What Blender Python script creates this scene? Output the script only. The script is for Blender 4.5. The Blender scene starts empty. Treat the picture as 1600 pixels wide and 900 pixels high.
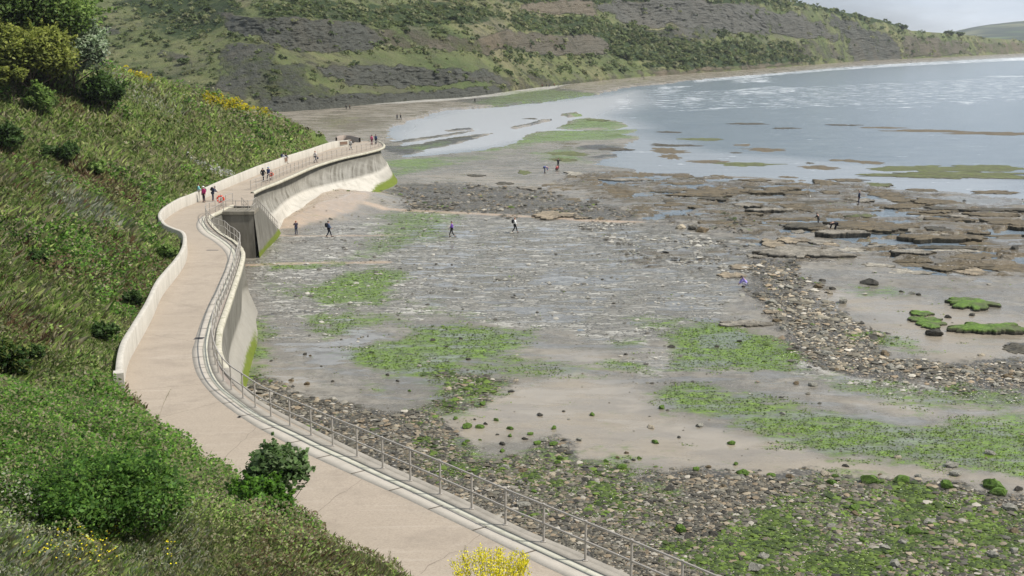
import bpy, bmesh, math, random
import numpy as np
random.seed(7); RNG = np.random.RandomState(7)
C = bpy.context.scene.collection
SC = bpy.context.scene
# ------------------------------------------------------------------ camera, world, sun
F, YH, CZ = 1700.0, 60.0, 22.0
TH = math.atan((450 - YH) / F)
cam = bpy.data.objects.new('camera', bpy.data.cameras.new('camera'))
C.objects.link(cam); SC.camera = cam
cam.location = (0, 0, CZ); cam.rotation_euler = (math.pi / 2 - TH, 0, 0)
cam.data.sensor_width = 36; cam.data.lens = 36 * F / 1600
cam.data.clip_start = 0.2; cam.data.clip_end = 30000
SUN_EL, SUN_AZ = math.radians(54), math.radians(99)
world = bpy.data.worlds.new('World'); SC.world = world; world.use_nodes = True
wt = world.node_tree; wn = wt.nodes; wl = wt.links
for n in list(wn): wn.remove(n)
def wN(t, **k):
    n = wn.new(t)
    for a, b in k.items(): setattr(n, a, b)
    return n
sky = wN('ShaderNodeTexSky', sky_type='NISHITA', sun_disc=False, sun_elevation=SUN_EL, sun_rotation=SUN_AZ)
sky.air_density = 1.2; sky.dust_density = 2.5
bgs = wN('ShaderNodeBackground'); bgs.inputs['Strength'].default_value = 0.078
tc = wN('ShaderNodeTexCoord'); mp = wN('ShaderNodeMapping'); mp.inputs['Scale'].default_value = (2.0, 2.0, 7.0)
nz = wN('ShaderNodeTexNoise'); nz.inputs['Scale'].default_value = 1.6; nz.inputs['Detail'].default_value = 7; nz.inputs['Roughness'].default_value = 0.55
cr = wN('ShaderNodeValToRGB'); cr.color_ramp.elements[0].position = 0.34; cr.color_ramp.elements[1].position = 0.62
mx = wN('ShaderNodeMixRGB')
# cloud brightness (relative to the physically bright sky colour)
nz2 = wN('ShaderNodeTexNoise'); nz2.inputs['Scale'].default_value = 2.6; nz2.inputs['Detail'].default_value = 5
mp2 = wN('ShaderNodeMapping'); mp2.inputs['Location'].default_value = (3.1, 1.7, 0.4); mp2.inputs['Scale'].default_value = (1.6, 1.6, 9.0)
cc = wN('ShaderNodeValToRGB')
cc.color_ramp.elements[0].position = 0.36; cc.color_ramp.elements[0].color = (7.0, 8.2, 9.8, 1)
cc.color_ramp.elements[1].position = 0.66; cc.color_ramp.elements[1].color = (11.8, 12.6, 13.6, 1)
wo = wN('ShaderNodeOutputWorld')
wl.new(tc.outputs['Generated'], mp.inputs['Vector']); wl.new(mp.outputs[0], nz.inputs['Vector'])
wl.new(tc.outputs['Generated'], mp2.inputs['Vector']); wl.new(mp2.outputs[0], nz2.inputs['Vector'])
wl.new(nz.outputs['Fac'], cr.inputs['Fac']); wl.new(nz2.outputs['Fac'], cc.inputs['Fac'])
wl.new(cr.outputs['Color'], mx.inputs['Fac']); wl.new(sky.outputs['Color'], mx.inputs['Color1']); wl.new(cc.outputs['Color'], mx.inputs['Color2'])
wl.new(mx.outputs[0], bgs.inputs['Color']); wl.new(bgs.outputs[0], wo.inputs['Surface'])
sun = bpy.data.objects.new('sun', bpy.data.lights.new('sun', 'SUN')); C.objects.link(sun)
sun.data.energy = 4.6; sun.data.angle = math.radians(0.6); sun.data.color = (1, 0.955, 0.89)
sdir = np.array([math.sin(SUN_AZ) * math.cos(SUN_EL), math.cos(SUN_AZ) * math.cos(SUN_EL), math.sin(SUN_EL)])
from mathutils import Vector
sun.rotation_euler = Vector(sdir).to_track_quat('Z', 'Y').to_euler()
SC.view_settings.view_transform = 'Standard'; SC.view_settings.look = 'None'
SC.view_settings.gamma = 1; SC.view_settings.exposure = 0.08; SC.view_settings.use_curve_mapping = False
SC.render.engine = 'CYCLES'
SC.cycles.volume_bounces = 0; SC.cycles.max_bounces = 6; SC.cycles.diffuse_bounces = 3
SC.cycles.transparent_max_bounces = 4

# ------------------------------------------------------------------ maths helpers
ct, st = math.cos(TH), math.sin(TH)
def ray(x, y):
    cx = (np.asarray(x, float) - 800) / F; cy = (np.asarray(y, float) - 450) / F
    return np.stack([cx, ct - cy * st, -st - cy * ct], -1)
def unp(x, y, z=0.0):
    r = ray(x, y); k = (z - CZ) / r[..., 2]
    return r * np.asarray(k)[..., None] + np.array([0, 0, CZ])
def proj(P):
    P = np.asarray(P, float); d = P - np.array([0, 0, CZ])
    zc = d[..., 1] * ct - d[..., 2] * st; yc = -d[..., 1] * st - d[..., 2] * ct
    return 800 + F * d[..., 0] / zc, 450 + F * yc / zc
def zpath(D):
    return 4.2 + 4.8 * np.exp(-(np.asarray(D, float) - 22) / 45)
def unpath(x, y, dz=0.0):
    z = np.full(np.shape(x), 6.0)
    for _ in range(25):
        p = unp(x, y, z + dz); z = zpath(np.hypot(p[..., 0], p[..., 1]))
    return unp(x, y, z + dz)
def sstep(a, b, v):
    t = np.clip((v - a) / (b - a), 0, 1); return t * t * (3 - 2 * t)
def _h(ix, iy, s):
    n = (ix.astype(np.int64) * 374761393 + iy.astype(np.int64) * 668265263 + s * 974711) & 0xffffffff
    n = ((n ^ (n >> 13)) * 1274126177) & 0xffffffff
    return ((n ^ (n >> 16)) & 0xffffff) / float(0xffffff)
def vnoise(x, y, s=0):
    x = np.asarray(x, float); y = np.asarray(y, float)
    ix = np.floor(x); iy = np.floor(y); fx = x - ix; fy = y - iy
    fx = fx * fx * (3 - 2 * fx); fy = fy * fy * (3 - 2 * fy)
    a = _h(ix, iy, s); b = _h(ix + 1, iy, s); c = _h(ix, iy + 1, s); d = _h(ix + 1, iy + 1, s)
    return (a * (1 - fx) + b * fx) * (1 - fy) + (c * (1 - fx) + d * fx) * fy
def fbm(x, y, sc, s=0, o=4, g=0.5):
    v = 0; a = 1; t = 0
    for i in range(o):
        v = v + a * vnoise(x / sc * 2 ** i + 17.3 * i, y / sc * 2 ** i - 9.1 * i, s + i * 7); t += a; a *= g
    return v / t
def resample(P, n=None, step=None):
    P = np.asarray(P, float); d = np.r_[0, np.cumsum(np.linalg.norm(np.diff(P, axis=0), axis=1))]
    if n is None: n = max(2, int(round(d[-1] / step)) + 1)
    q = np.linspace(0, d[-1], n)
    return np.stack([np.interp(q, d, P[:, k]) for k in range(P.shape[1])], 1)
def smooth(P, n=6):
    P = np.asarray(P, float)
    return catmull(P, n)
def catmull(P, n=6):
    P = np.asarray(P, float); Q = np.vstack([2 * P[0] - P[1], P, 2 * P[-1] - P[-2]]); out = []
    for i in range(1, len(Q) - 2):
        p0, p1, p2, p3 = Q[i - 1:i + 3]
        for t in np.arange(n) / n:
            out.append(0.5 * ((2 * p1) + (-p0 + p2) * t + (2 * p0 - 5 * p1 + 4 * p2 - p3) * t * t + (-p0 + 3 * p1 - 3 * p2 + p3) * t ** 3))
    out.append(P[-1]); return np.array(out)
def sdf(px, py, poly):
    """signed distance, positive inside, world metres"""
    poly = np.asarray(poly, float); n = len(poly)
    best = np.full(px.shape, 1e18); inside = np.zeros(px.shape, bool)
    for i in range(n):
        ax, ay = poly[i]; bx, by = poly[(i + 1) % n]
        dx, dy = bx - ax, by - ay; L = dx * dx + dy * dy + 1e-12
        t = np.clip(((px - ax) * dx + (py - ay) * dy) / L, 0, 1)
        best = np.minimum(best, (px - ax - t * dx) ** 2 + (py - ay - t * dy) ** 2)
        c = ((ay > py) != (by > py)) & (px < (bx - ax) * (py - ay) / (by - ay + 1e-30) + ax)
        inside ^= c
    return np.where(inside, 1, -1) * np.sqrt(best)
def gpoly(pts, z=0.0):
    p = np.array(pts, float); return unp(p[:, 0], p[:, 1], z)[:, :2]

# ------------------------------------------------------------------ mesh helpers
def mesh(name, V, Fc, mats=None, attrs=None, smooth_=False, midx=None):
    V = np.asarray(V, np.float32); me = bpy.data.meshes.new(name)
    if isinstance(Fc, np.ndarray):
        nf, k = Fc.shape; me.vertices.add(len(V)); me.vertices.foreach_set('co', V.ravel())
        me.loops.add(nf * k); me.loops.foreach_set('vertex_index', Fc.astype(np.int32).ravel())
        me.polygons.add(nf); me.polygons.foreach_set('loop_start', np.arange(0, nf * k, k, dtype=np.int32))
        me.update(calc_edges=True)
    else:
        me.from_pydata([tuple(map(float, v)) for v in V], [], Fc)
    for m in (mats if isinstance(mats, (list, tuple)) else [mats]):
        if m: me.materials.append(m)
    if midx is not None: me.polygons.foreach_set('material_index', np.asarray(midx, np.int32))
    if attrs:
        for k, v in attrs.items():
            v = np.asarray(v, np.float32)
            if v.ndim == 1:
                a = me.attributes.new(k, 'FLOAT', 'POINT'); a.data.foreach_set('value', v)
            else:
                if v.shape[1] == 3: v = np.c_[v, np.ones(len(v), np.float32)]
                a = me.attributes.new(k, 'FLOAT_COLOR', 'POINT'); a.data.foreach_set('color', v.ravel())
    if smooth_: me.polygons.foreach_set('use_smooth', np.ones(len(me.polygons), bool))
    me.validate(); me.update(); return me
def obj(name, me, parent=None, loc=(0, 0, 0), rz=0.0, sc=None):
    o = bpy.data.objects.new(name, me); C.objects.link(o); o.location = loc; o.rotation_euler = (0, 0, rz)
    if sc is not None: o.scale = sc if hasattr(sc, '__len__') else (sc,) * 3
    if parent: o.parent = parent
    return o
def tag(o, label=None, cat=None, group=None, kind=None):
    if label: o['label'] = label
    if cat: o['category'] = cat
    if group: o['group'] = group
    if kind: o['kind'] = kind
    return o
def gridfaces(nr, nc):
    i = np.arange(nr - 1)[:, None] * nc + np.arange(nc - 1)[None]; i = i.ravel()
    return np.stack([i, i + 1, i + nc + 1, i + nc], 1)
def loft(rows):
    """rows: list of (n,3) arrays of equal n -> V, F"""
    V = np.concatenate(rows); return V, gridfaces(len(rows), len(rows[0]))
def tube(P, r, k=6):
    P = np.asarray(P, float); n = len(P); T = np.gradient(P, axis=0) if n > 2 else np.repeat([P[1] - P[0]], n, 0)
    T /= np.linalg.norm(T, axis=1)[:, None] + 1e-9
    up = np.array([0, 0, 1.0]) if abs(T[0, 2]) < 0.9 else np.array([1.0, 0, 0])
    U = np.cross(T, up); U /= np.linalg.norm(U, axis=1)[:, None] + 1e-9; W = np.cross(U, T)
    r = np.broadcast_to(np.asarray(r, float), (n,)); V = []; Fs = []
    for j in range(k):
        a = 2 * math.pi * j / k; V.append(P + (U * math.cos(a) + W * math.sin(a)) * r[:, None])
    V = np.stack(V, 1).reshape(-1, 3)
    for i in range(n - 1):
        for j in range(k):
            a = i * k + j; b = i * k + (j + 1) % k; Fs.append([a, b, b + k, a + k])
    Fs.append(list(range(k))[::-1]); Fs.append([(n - 1) * k + j for j in range(k)])
    return V, Fs
class MB:
    def __init__(s): s.V = []; s.F = []; s.n = 0
    def add(s, V, Fs):
        s.V.append(np.asarray(V, float)); s.F += [[int(i) + s.n for i in f] for f in Fs]; s.n += len(V); return s
    def box(s, c, d, rz=0):
        x, y, z = np.array(d) / 2; v = np.array([[-x, -y, -z], [x, -y, -z], [x, y, -z], [-x, y, -z], [-x, -y, z], [x, -y, z], [x, y, z], [-x, y, z]])
        cs, sn = math.cos(rz), math.sin(rz); R = np.array([[cs, -sn, 0], [sn, cs, 0], [0, 0, 1]])
        return s.add(v @ R.T + np.array(c), [[0, 3, 2, 1], [4, 5, 6, 7], [0, 1, 5, 4], [1, 2, 6, 5], [2, 3, 7, 6], [3, 0, 4, 7]])
    def tube(s, P, r, k=6): return s.add(*tube(P, r, k))
    def mesh(s, name, mat, **k): return mesh(name, np.concatenate(s.V), s.F, mat, **k)

# ------------------------------------------------------------------ material helper
class NT:
    def __init__(s, name):
        s.m = bpy.data.materials.new(name); s.m.use_nodes = True; s.t = s.m.node_tree
        s.b = s.t.nodes['Principled BSDF']; s.b.inputs['Roughness'].default_value = 0.9
        s.b.inputs['Specular IOR Level'].default_value = 0.25
    def n(s, t, **k):
        n = s.t.nodes.new(t)
        for a, b in k.items(): setattr(n, a, b)
        return n
    def l(s, a, b): s.t.links.new(a, b)
    def set(s, sock, v):
        if hasattr(v, 'default_value') and hasattr(v, 'links'): s.l(v, sock)
        else:
            if isinstance(v, (tuple, list)) and len(v) == 3 and sock.type == 'RGBA': v = tuple(v) + (1,)
            sock.default_value = v
    def coord(s, scale=(1, 1, 1), rot=0.0, kind='Object'):
        c = s.n('ShaderNodeTexCoord')
        m = s.n('ShaderNodeMapping'); m.inputs['Scale'].default_value = scale; m.inputs['Rotation'].default_value = (0, 0, rot)
        s.l(c.outputs[kind], m.inputs['Vector']); return m.outputs[0]
    def noise(s, sc, vec=None, det=5, rough=0.55, out='Fac'):
        n = s.n('ShaderNodeTexNoise'); n.inputs['Scale'].default_value = sc; n.inputs['Detail'].default_value = det; n.inputs['Roughness'].default_value = rough
        s.l(vec if vec is not None else s.coord(), n.inputs['Vector']); return n.outputs[out]
    def vor(s, sc, vec=None, out='Distance', feat='F1'):
        n = s.n('ShaderNodeTexVoronoi'); n.feature = feat; n.inputs['Scale'].default_value = sc
        s.l(vec if vec is not None else s.coord(), n.inputs['Vector']); return n.outputs[out]
    def ramp(s, f, stops, interp='LINEAR'):
        n = s.n('ShaderNodeValToRGB'); cr = n.color_ramp; cr.interpolation = interp
        while len(cr.elements) < len(stops): cr.elements.new(0.5)
        for e, (p, c) in zip(cr.elements, stops):
            e.position = p; e.color = (c, c, c, 1) if not isinstance(c, (tuple, list)) else tuple(c) + (1,)
        s.set(n.inputs['Fac'], f); return n.outputs['Color']
    def mix(s, f, a, b, mode='MIX'):
        n = s.n('ShaderNodeMixRGB', blend_type=mode); s.set(n.inputs[0], f); s.set(n.inputs[1], a); s.set(n.inputs[2], b); return n.outputs[0]
    def math(s, op, a, b=0.0, c=None, clamp=False):
        n = s.n('ShaderNodeMath', operation=op, use_clamp=clamp); s.set(n.inputs[0], a); s.set(n.inputs[1], b)
        if c is not None: s.set(n.inputs[2], c)
        return n.outputs[0]
    def attr(s, name, out='Color'):
        n = s.n('ShaderNodeAttribute', attribute_name=name); return n.outputs[out]
    def sep(s, c):
        n = s.n('ShaderNodeSeparateColor'); s.l(c, n.inputs[0]); return n.outputs
    def thr(s, a, noise, w=0.12, amp=0.9):
        """noisy threshold of a 0..1 mask"""
        v = s.math('ADD', a, s.math('MULTIPLY', s.math('SUBTRACT', noise, 0.5), amp))
        n = s.n('ShaderNodeMapRange', clamp=True); s.l(v, n.inputs[0]); n.inputs[1].default_value = 0.5 - w; n.inputs[2].default_value = 0.5 + w
        return n.outputs[0]
    def bump(s, h, strength=0.5, dist=0.05):
        n = s.n('ShaderNodeBump'); n.inputs['Strength'].default_value = strength; n.inputs['Distance'].default_value = dist
        s.l(h, n.inputs['Height']); s.l(n.outputs[0], s.b.inputs['Normal']); return n.outputs[0]
    def col(s, c): s.set(s.b.inputs['Base Color'], c)
    def rough(s, v): s.set(s.b.inputs['Roughness'], v)
def simple(name, c, rough=0.8, var=0.15, sc=8.0, metal=0.0, spec=0.3):
    t = NT(name); n = t.noise(sc)
    t.col(t.ramp(n, [(0.3, tuple(x * (1 - var) for x in c)), (0.7, tuple(min(1, x * (1 + var)) for x in c))]))
    t.rough(rough); t.b.inputs['Metallic'].default_value = metal; t.b.inputs['Specular IOR Level'].default_value = spec
    return t.m
# ------------------------------------------------------------------ materials
def mat_beach():
    t = NT('foreshore')
    A = t.sep(t.attr('maskA')); B = t.sep(t.attr('maskB')); D = t.sep(t.attr('maskC'))
    alg, pool, peb = A[0], A[1], A[2]; brown, sand, lime = B[0], B[1], B[2]; dark, ochre, pale = D[0], D[1], D[2]
    big = t.noise(0.12, det=6); mid = t.noise(0.9, det=9, rough=0.72); fine = t.noise(6, det=7, rough=0.75)
    st_ = t.noise(1.0, t.coord((0.3, 1.5, 1), 0.25), det=8, rough=0.72); patch = t.noise(0.28, t.coord((0.5, 1.3, 1), .15), det=8, rough=.65)
    base = t.mix(t.ramp(big, [(.35, 0.), (.65, 1.)]), (0.175, 0.155, 0.122), (0.27, 0.245, 0.2))
    base = t.mix(t.ramp(mid, [(0.42, 0.0), (0.6, 0.75)]), base, (0.115, 0.10, 0.078))
    base = t.mix(t.ramp(patch, [(0.48, 0.0), (0.6, 0.55)]), base, (0.13, 0.118, 0.095))
    base = t.mix(t.ramp(fine, [(0.56, 0.0), (0.68, 0.7)]), base, (0.40, 0.375, 0.32))
    # sand
    sandc = t.mix(t.noise(0.35, det=5), (0.235, 0.20, 0.15), (0.315, 0.27, 0.205))
    sandc = t.mix(t.ramp(fine, [(0.45, 0.0), (0.75, 0.5)]), sandc, (0.16, 0.135, 0.105)); sandc = t.mix(t.ramp(patch, [(0.46, 0.0), (0.62, 0.5)]), sandc, (0.19, 0.165, 0.13)); sandc = t.mix(t.ramp(st_, [(0.52, 0.0), (0.62, 0.3)]), sandc, (0.155, 0.13, 0.10))
    c = t.mix(sand, base, sandc)
    # limestone pavement: pale plates with dark joints
    wv = t.n('ShaderNodeVectorMath', operation='ADD'); t.l(t.coord((0.36, 1.0, 1), 0.12), wv.inputs[0])
    wn_ = t.n('ShaderNodeTexNoise'); wn_.inputs['Scale'].default_value = 1.3; wn_.inputs['Detail'].default_value = 4; t.l(t.coord(), wn_.inputs['Vector'])
    t.l(wn_.outputs['Color'], wv.inputs[1])
    v1 = t.vor(2.1, wv.outputs[0], out='Distance', feat='DISTANCE_TO_EDGE'); vc = t.vor(2.1, wv.outputs[0], out='Color')
    cell = t.sep(vc)[0]
    plate = t.mix(t.ramp(cell, [(.2, 0.), (.75, 1.)]), (0.22, 0.205, 0.172), (0.56, 0.54, 0.475)); plate = t.mix(t.ramp(patch, [(0.42, 0.0), (0.58, 0.7)]), plate, (0.245, 0.228, 0.19))
    plate = t.mix(t.ramp(v1, [(0.03, 1.0), (0.12, 0.0)]), plate, (0.07, 0.064, 0.05))
    rip = t.ramp(st_, [(0.46, 0.0), (0.52, 1.0)])
    plate = t.mix(t.math('MULTIPLY', rip, 0.6), plate, (0.14, 0.13, 0.108))
    gl = t.thr(lime, mid, 0.25, 1.5)
    c = t.mix(gl, c, plate)
    # pebble cover
    pv = t.vor(5.5, out='Color'); pd = t.vor(5.5, out='Distance'); ps = t.sep(pv)
    pc = t.ramp(ps[0], [(0.0, (0.05, 0.046, 0.035)), (0.35, (0.10, 0.092, 0.07)), (0.65, (0.17, 0.15, 0.115)), (0.88, (0.27, 0.21, 0.14)), (1.0, (0.42, 0.39, 0.33))])
    pc = t.mix(t.ramp(pd, [(0.25, 0.0), (0.6, 0.8)]), pc, (0.05, 0.045, 0.036))
    gp = t.thr(peb, mid, 0.16, 1.8)
    c = t.mix(gp, c, pc)
    c = t.mix(t.thr(ochre, mid, 0.2, 0.6), c, t.mix(fine, (0.36, 0.26, 0.175), (0.46, 0.36, 0.26)))
    c = t.mix(t.thr(pale, fine, 0.2, 0.8), c, t.mix(mid, (0.36, 0.345, 0.3), (0.55, 0.52, 0.46)))
    # brown weed-covered ledges
    bc = t.mix(t.noise(2.4, det=8, rough=0.7), (0.065, 0.05, 0.026), (0.175, 0.135, 0.078))
    gb = t.thr(brown, t.noise(0.55, t.coord((0.5, 1.5, 1)), det=8, rough=0.65), 0.1, 2.2)
    c = t.mix(gb, c, bc)
    c = t.mix(t.thr(dark, mid, 0.15, 0.8), c, (0.05, 0.043, 0.032))
    # green algae: a dark wet film first, then brighter weed in tufts
    an = t.noise(0.8, t.coord((0.7, 1.4, 1), 0.1), det=10, rough=0.78); af = t.noise(3.2, t.coord((0.8, 1.3, 1), .1), det=9, rough=0.8)
    ga = t.thr(alg, an, 0.28, 2.6)
    c = t.mix(t.math('MULTIPLY', ga, 0.75), c, (0.055, 0.06, 0.034))
    gt = t.math('MULTIPLY', ga, t.ramp(af, [(0.41, 0.15), (0.51, 1.0)]))
    ac = t.mix(t.ramp(t.noise(1.3, det=9, rough=0.75), [(0.38, 0.0), (0.62, 1.0)]), (0.065, 0.10, 0.016), (0.19, 0.31, 0.02))
    c = t.mix(gt, c, ac)
    # standing water
    pn = t.noise(0.5, t.coord((0.45, 1.5, 1), 0.1), det=6, rough=0.6)
    gw = t.thr(pool, pn, 0.09, 2.2)
    c = t.mix(t.math('MULTIPLY', gw, 0.6), c, t.mix(sand, (0.14, 0.135, 0.12), (0.3, 0.26, 0.2)))
    t.col(c)
    r = t.ramp(patch, [(0.4, 0.50), (0.56, 0.16)])
    r = t.mix(sand, r, t.ramp(patch, [(0.42, 0.42), (0.56, 0.12)])); r = t.mix(gw, r, (0.06, 0.06, 0.06)); t.rough(r)
    t.b.inputs['Specular IOR Level'].default_value = 0.5
    h = t.math('ADD', t.math('MULTIPLY', v1, t.math('MULTIPLY', gl, 1.2)), t.math('MULTIPLY', fine, 0.35))
    h = t.math('ADD', h, t.math('MULTIPLY', pd, t.math('MULTIPLY', gp, -0.9)))
    h = t.math('ADD', h, t.math('MULTIPLY', gb, t.math('MULTIPLY', mid, 2.0)))
    h = t.math('MULTIPLY', h, t.math('SUBTRACT', 1.0, gw)); h = t.math('MULTIPLY', h, t.math('SUBTRACT', 1.0, t.math('MULTIPLY', sand, 0.8)))
    t.bump(h, 0.9, 0.14); return t.m
def mat_sea():
    t = NT('sea_water'); f = t.sep(t.attr('maskA'))
    n1 = t.noise(0.22, t.coord((0.4, 1.8, 1), 0.25), det=10, rough=0.78); n0 = t.noise(0.02, t.coord((0.4, 1.5, 1), 0.35), det=4)
    c = t.mix(n0, (0.165, 0.205, 0.245), (0.23, 0.275, 0.30)); c = t.mix(t.ramp(n1, [(0.42, 0.0), (0.58, .7)]), c, (0.12, 0.16, 0.20)); c = t.mix(f[1], c, (0.38, 0.39, 0.40))
    fn = t.noise(0.25, t.coord((0.45, 1.7, 1), 0.3), det=8, rough=0.75)
    g = t.thr(f[0], fn, 0.07, 3.2)
    t.col(t.mix(g, c, (0.75, 0.77, 0.78))); t.rough(t.mix(g, t.mix(f[1], (0.16, 0.16, 0.16), (0.3, 0.3, 0.3)), (0.8, 0.8, 0.8)))
    t.b.inputs['IOR'].default_value = 1.33; t.b.inputs['Specular IOR Level'].default_value = 0.5
    amp = t.math('SUBTRACT', 1.0, t.math('MULTIPLY', f[1], 0.93))
    t.bump(t.math('MULTIPLY', n1, amp), 1.0, 0.3); return t.m
def mat_hill():
    t = NT('hillside_turf')
    p = t.noise(0.16, det=6, rough=0.6); q = t.noise(0.45, det=7, rough=0.65); f = t.noise(5, det=6, rough=0.75)
    c = t.ramp(p, [(0.32, (0.14, 0.20, 0.05)), (0.48, (0.19, 0.25, 0.07)), (0.6, (0.25, 0.26, 0.10)), (0.72, (0.25, 0.21, 0.11))])
    c = t.mix(t.ramp(q, [(0.52, 0.0), (0.68, 0.6)]), c, (0.085, 0.065, 0.03))
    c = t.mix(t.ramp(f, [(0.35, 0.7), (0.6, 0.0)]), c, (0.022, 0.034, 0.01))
    t.col(c); t.bump(f, 0.9, 0.3); return t.m
def mat_cliff():
    t = NT('cliff_ground'); A = t.sep(t.attr('maskA')); B = t.sep(t.attr('maskB'))
    rock, scrub, shingle = A[0], A[1], A[2]
    o = t.coord((1, 1, 1)); p = t.noise(0.02, det=7, rough=0.62); q = t.noise(0.09, det=9, rough=0.75); f = t.noise(0.5, det=7, rough=0.8)
    c = t.ramp(p, [(0.36, (0.11, 0.15, 0.05)), (0.5, (0.185, 0.21, 0.08)), (0.62, (0.27, 0.25, 0.13))])
    c = t.mix(t.ramp(q, [(0.42, 0.0), (0.62, 0.55)]), c, (0.055, 0.075, 0.028))
    c = t.mix(t.ramp(f, [(0.48, 0.0), (0.66, 0.6)]), c, (0.16, 0.145, 0.075)); c = t.mix(t.ramp(t.noise(0.035, det=8, rough=.7), [(0.5, 0.0), (0.62, 0.65)]), c, (0.13, 0.12, 0.085))
    sc = t.mix(f, (0.022, 0.04, 0.013), (0.055, 0.085, 0.025))
    c = t.mix(t.thr(scrub, q, 0.12, 1.1), c, sc)
    lay = t.noise(0.3, t.coord((0.12, 0.12, 3.2)), det=6, rough=0.7); gul = t.noise(0.35, t.coord((1.0, 1.0, 0.25)), det=7, rough=0.75)
    rc = t.mix(lay, (0.048, 0.051, 0.043), (0.185, 0.19, 0.155)); rc = t.mix(t.ramp(f, [(0.35, 0.0), (0.7, 0.6)]), rc, (0.18, 0.18, 0.145)); rc = t.mix(t.ramp(gul, [(0.4, 0.0), (0.65, 0.5)]), rc, (0.062, 0.065, 0.055))
    rc = t.mix(t.ramp(p, [(0.5, 0.0), (0.68, 0.6)]), rc, (0.19, 0.15, 0.095))
    rc = t.mix(t.math('MULTIPLY', B[0], 0.9), rc, t.mix(q, (0.24, 0.185, 0.11), (0.33, 0.26, 0.17)))
    rc = t.mix(t.math('MULTIPLY', B[1], .7), rc, t.mix(gul, (0.115, 0.117, 0.105), (0.21, 0.208, 0.185)))
    gr = t.thr(rock, t.math('ADD', t.math('MULTIPLY', t.noise(0.04, det=8, rough=.7), 0.5), t.math('MULTIPLY', q, 0.5)), 0.22, 3.6); c = t.mix(gr, c, rc)
    pb = t.mix(t.noise(1.2, det=8, rough=0.8), (0.17, 0.16, 0.145), (0.52, 0.49, 0.44))
    c = t.mix(shingle, c, pb)
    t.col(c)
    h = t.math('ADD', q, t.math('MULTIPLY', gul, t.math('MULTIPLY', gr, 1.2))); h = t.math('ADD', h, t.math('MULTIPLY', f, 0.8)); h = t.math('ADD', h, t.math('MULTIPLY', lay, t.math('MULTIPLY', gr, 0.5))); t.bump(h, 1.0, 2.2); return t.m
def mat_far():
    t = NT('far_fields'); v = t.vor(0.0042, t.coord((1, 0.55, 0.0)), out='Color'); e = t.vor(0.0042, t.coord((1, 0.55, 0.0)), out='Distance', feat='DISTANCE_TO_EDGE')
    s = t.sep(v)[1]; c = t.ramp(s, [(0.2, (0.06, 0.10, 0.035)), (0.6, (0.12, 0.16, 0.05)), (0.9, (0.19, 0.19, 0.09))])
    c = t.mix(t.ramp(e, [(0.06, 1.0), (0.16, 0.0)]), c, (0.02, 0.035, 0.02)); c = t.mix(t.ramp(t.noise(0.004, det=6), [(0.5, 0.0), (0.6, 0.9)]), c, (0.025, 0.042, 0.022))
    t.col(c); return t.m
def mat_leaf(name, stops, rough=0.6, trans=0.25):
    t = NT(name); a = t.sep(t.attr('rnd')); c = t.ramp(a[0], stops)
    t.col(c); t.rough(rough); t.b.inputs['Specular IOR Level'].default_value = 0.35
    tr = t.n('ShaderNodeBsdfTranslucent'); t.l(c, tr.inputs['Color']) if not isinstance(c, tuple) else None
    mxs = t.n('ShaderNodeMixShader'); mxs.inputs[0].default_value = trans
    t.l(t.b.outputs[0], mxs.inputs[1]); t.l(tr.outputs[0], mxs.inputs[2])
    out = [n for n in t.t.nodes if n.type == 'OUTPUT_MATERIAL'][0]; t.l(mxs.outputs[0], out.inputs['Surface']); return t.m
def mat_attrcol(name, rough=0.75, trans=0.0, spec=0.3):
    t = NT(name); t.col(t.attr('col')); t.rough(rough); t.b.inputs['Specular IOR Level'].default_value = spec
    if trans:
        tr = t.n('ShaderNodeBsdfTranslucent'); t.l(t.attr('col'), tr.inputs['Color'])
        mxs = t.n('ShaderNodeMixShader'); mxs.inputs[0].default_value = trans
        t.l(t.b.outputs[0], mxs.inputs[1]); t.l(tr.outputs[0], mxs.inputs[2])
        out = [n for n in t.t.nodes if n.type == 'OUTPUT_MATERIAL'][0]; t.l(mxs.outputs[0], out.inputs['Surface'])
    return t.m
def mat_path():
    t = NT('promenade_concrete'); b = t.noise(0.22, det=6, rough=0.6); f = t.noise(14, det=4, rough=0.7); s = t.noise(0.9, t.coord((1, 1, 1)), det=7, rough=0.7)
    br = t.noise(1.1, t.coord((0.25, 2.5, 1), -0.05), det=5)
    c = t.mix(b, (0.32, 0.268, 0.208), (0.42, 0.355, 0.28)); c = t.mix(t.ramp(s, [(0.45, 0.0), (0.75, 0.4)]), c, (0.33, 0.282, 0.222))
    c = t.mix(t.ramp(f, [(0.42, 0.0), (0.7, 0.55)]), c, (0.22, 0.18, 0.142)); c = t.mix(t.ramp(br, [(0.55, 0.0), (0.75, 0.18)]), c, (0.62, 0.55, 0.47))
    c = t.mix(t.ramp(t.noise(0.45, det=8, rough=.75), [(0.5, 0.0), (0.66, 0.5)]), c, (0.24, 0.20, 0.158)); c = t.mix(t.ramp(t.noise(2.2, det=8, rough=.8), [(0.58, 0.0), (0.7, 0.4)]), c, (0.17, 0.14, 0.11)); t.col(c); t.bump(f, 0.3, 0.02); return t.m
def mat_conc(name, c0, c1, stain=0.5, moss=0.0):
    t = NT(name); n = t.noise(0.8, det=7, rough=0.65); v = t.noise(0.9, t.coord((1.5, 1.5, 0.16)), det=7, rough=0.75)
    c = t.mix(n, c0, c1); c = t.mix(t.ramp(v, [(0.45, 0.0), (0.66, stain)]), c, (0.085, 0.078, 0.06))
    if moss: c = t.mix(t.ramp(t.noise(3.0, det=7, rough=0.7), [(0.5, 0.0), (0.62, moss)]), c, (0.14, 0.15, 0.06))
    t.col(c); t.bump(t.noise(6, det=5), 0.35, 0.04); return t.m
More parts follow.
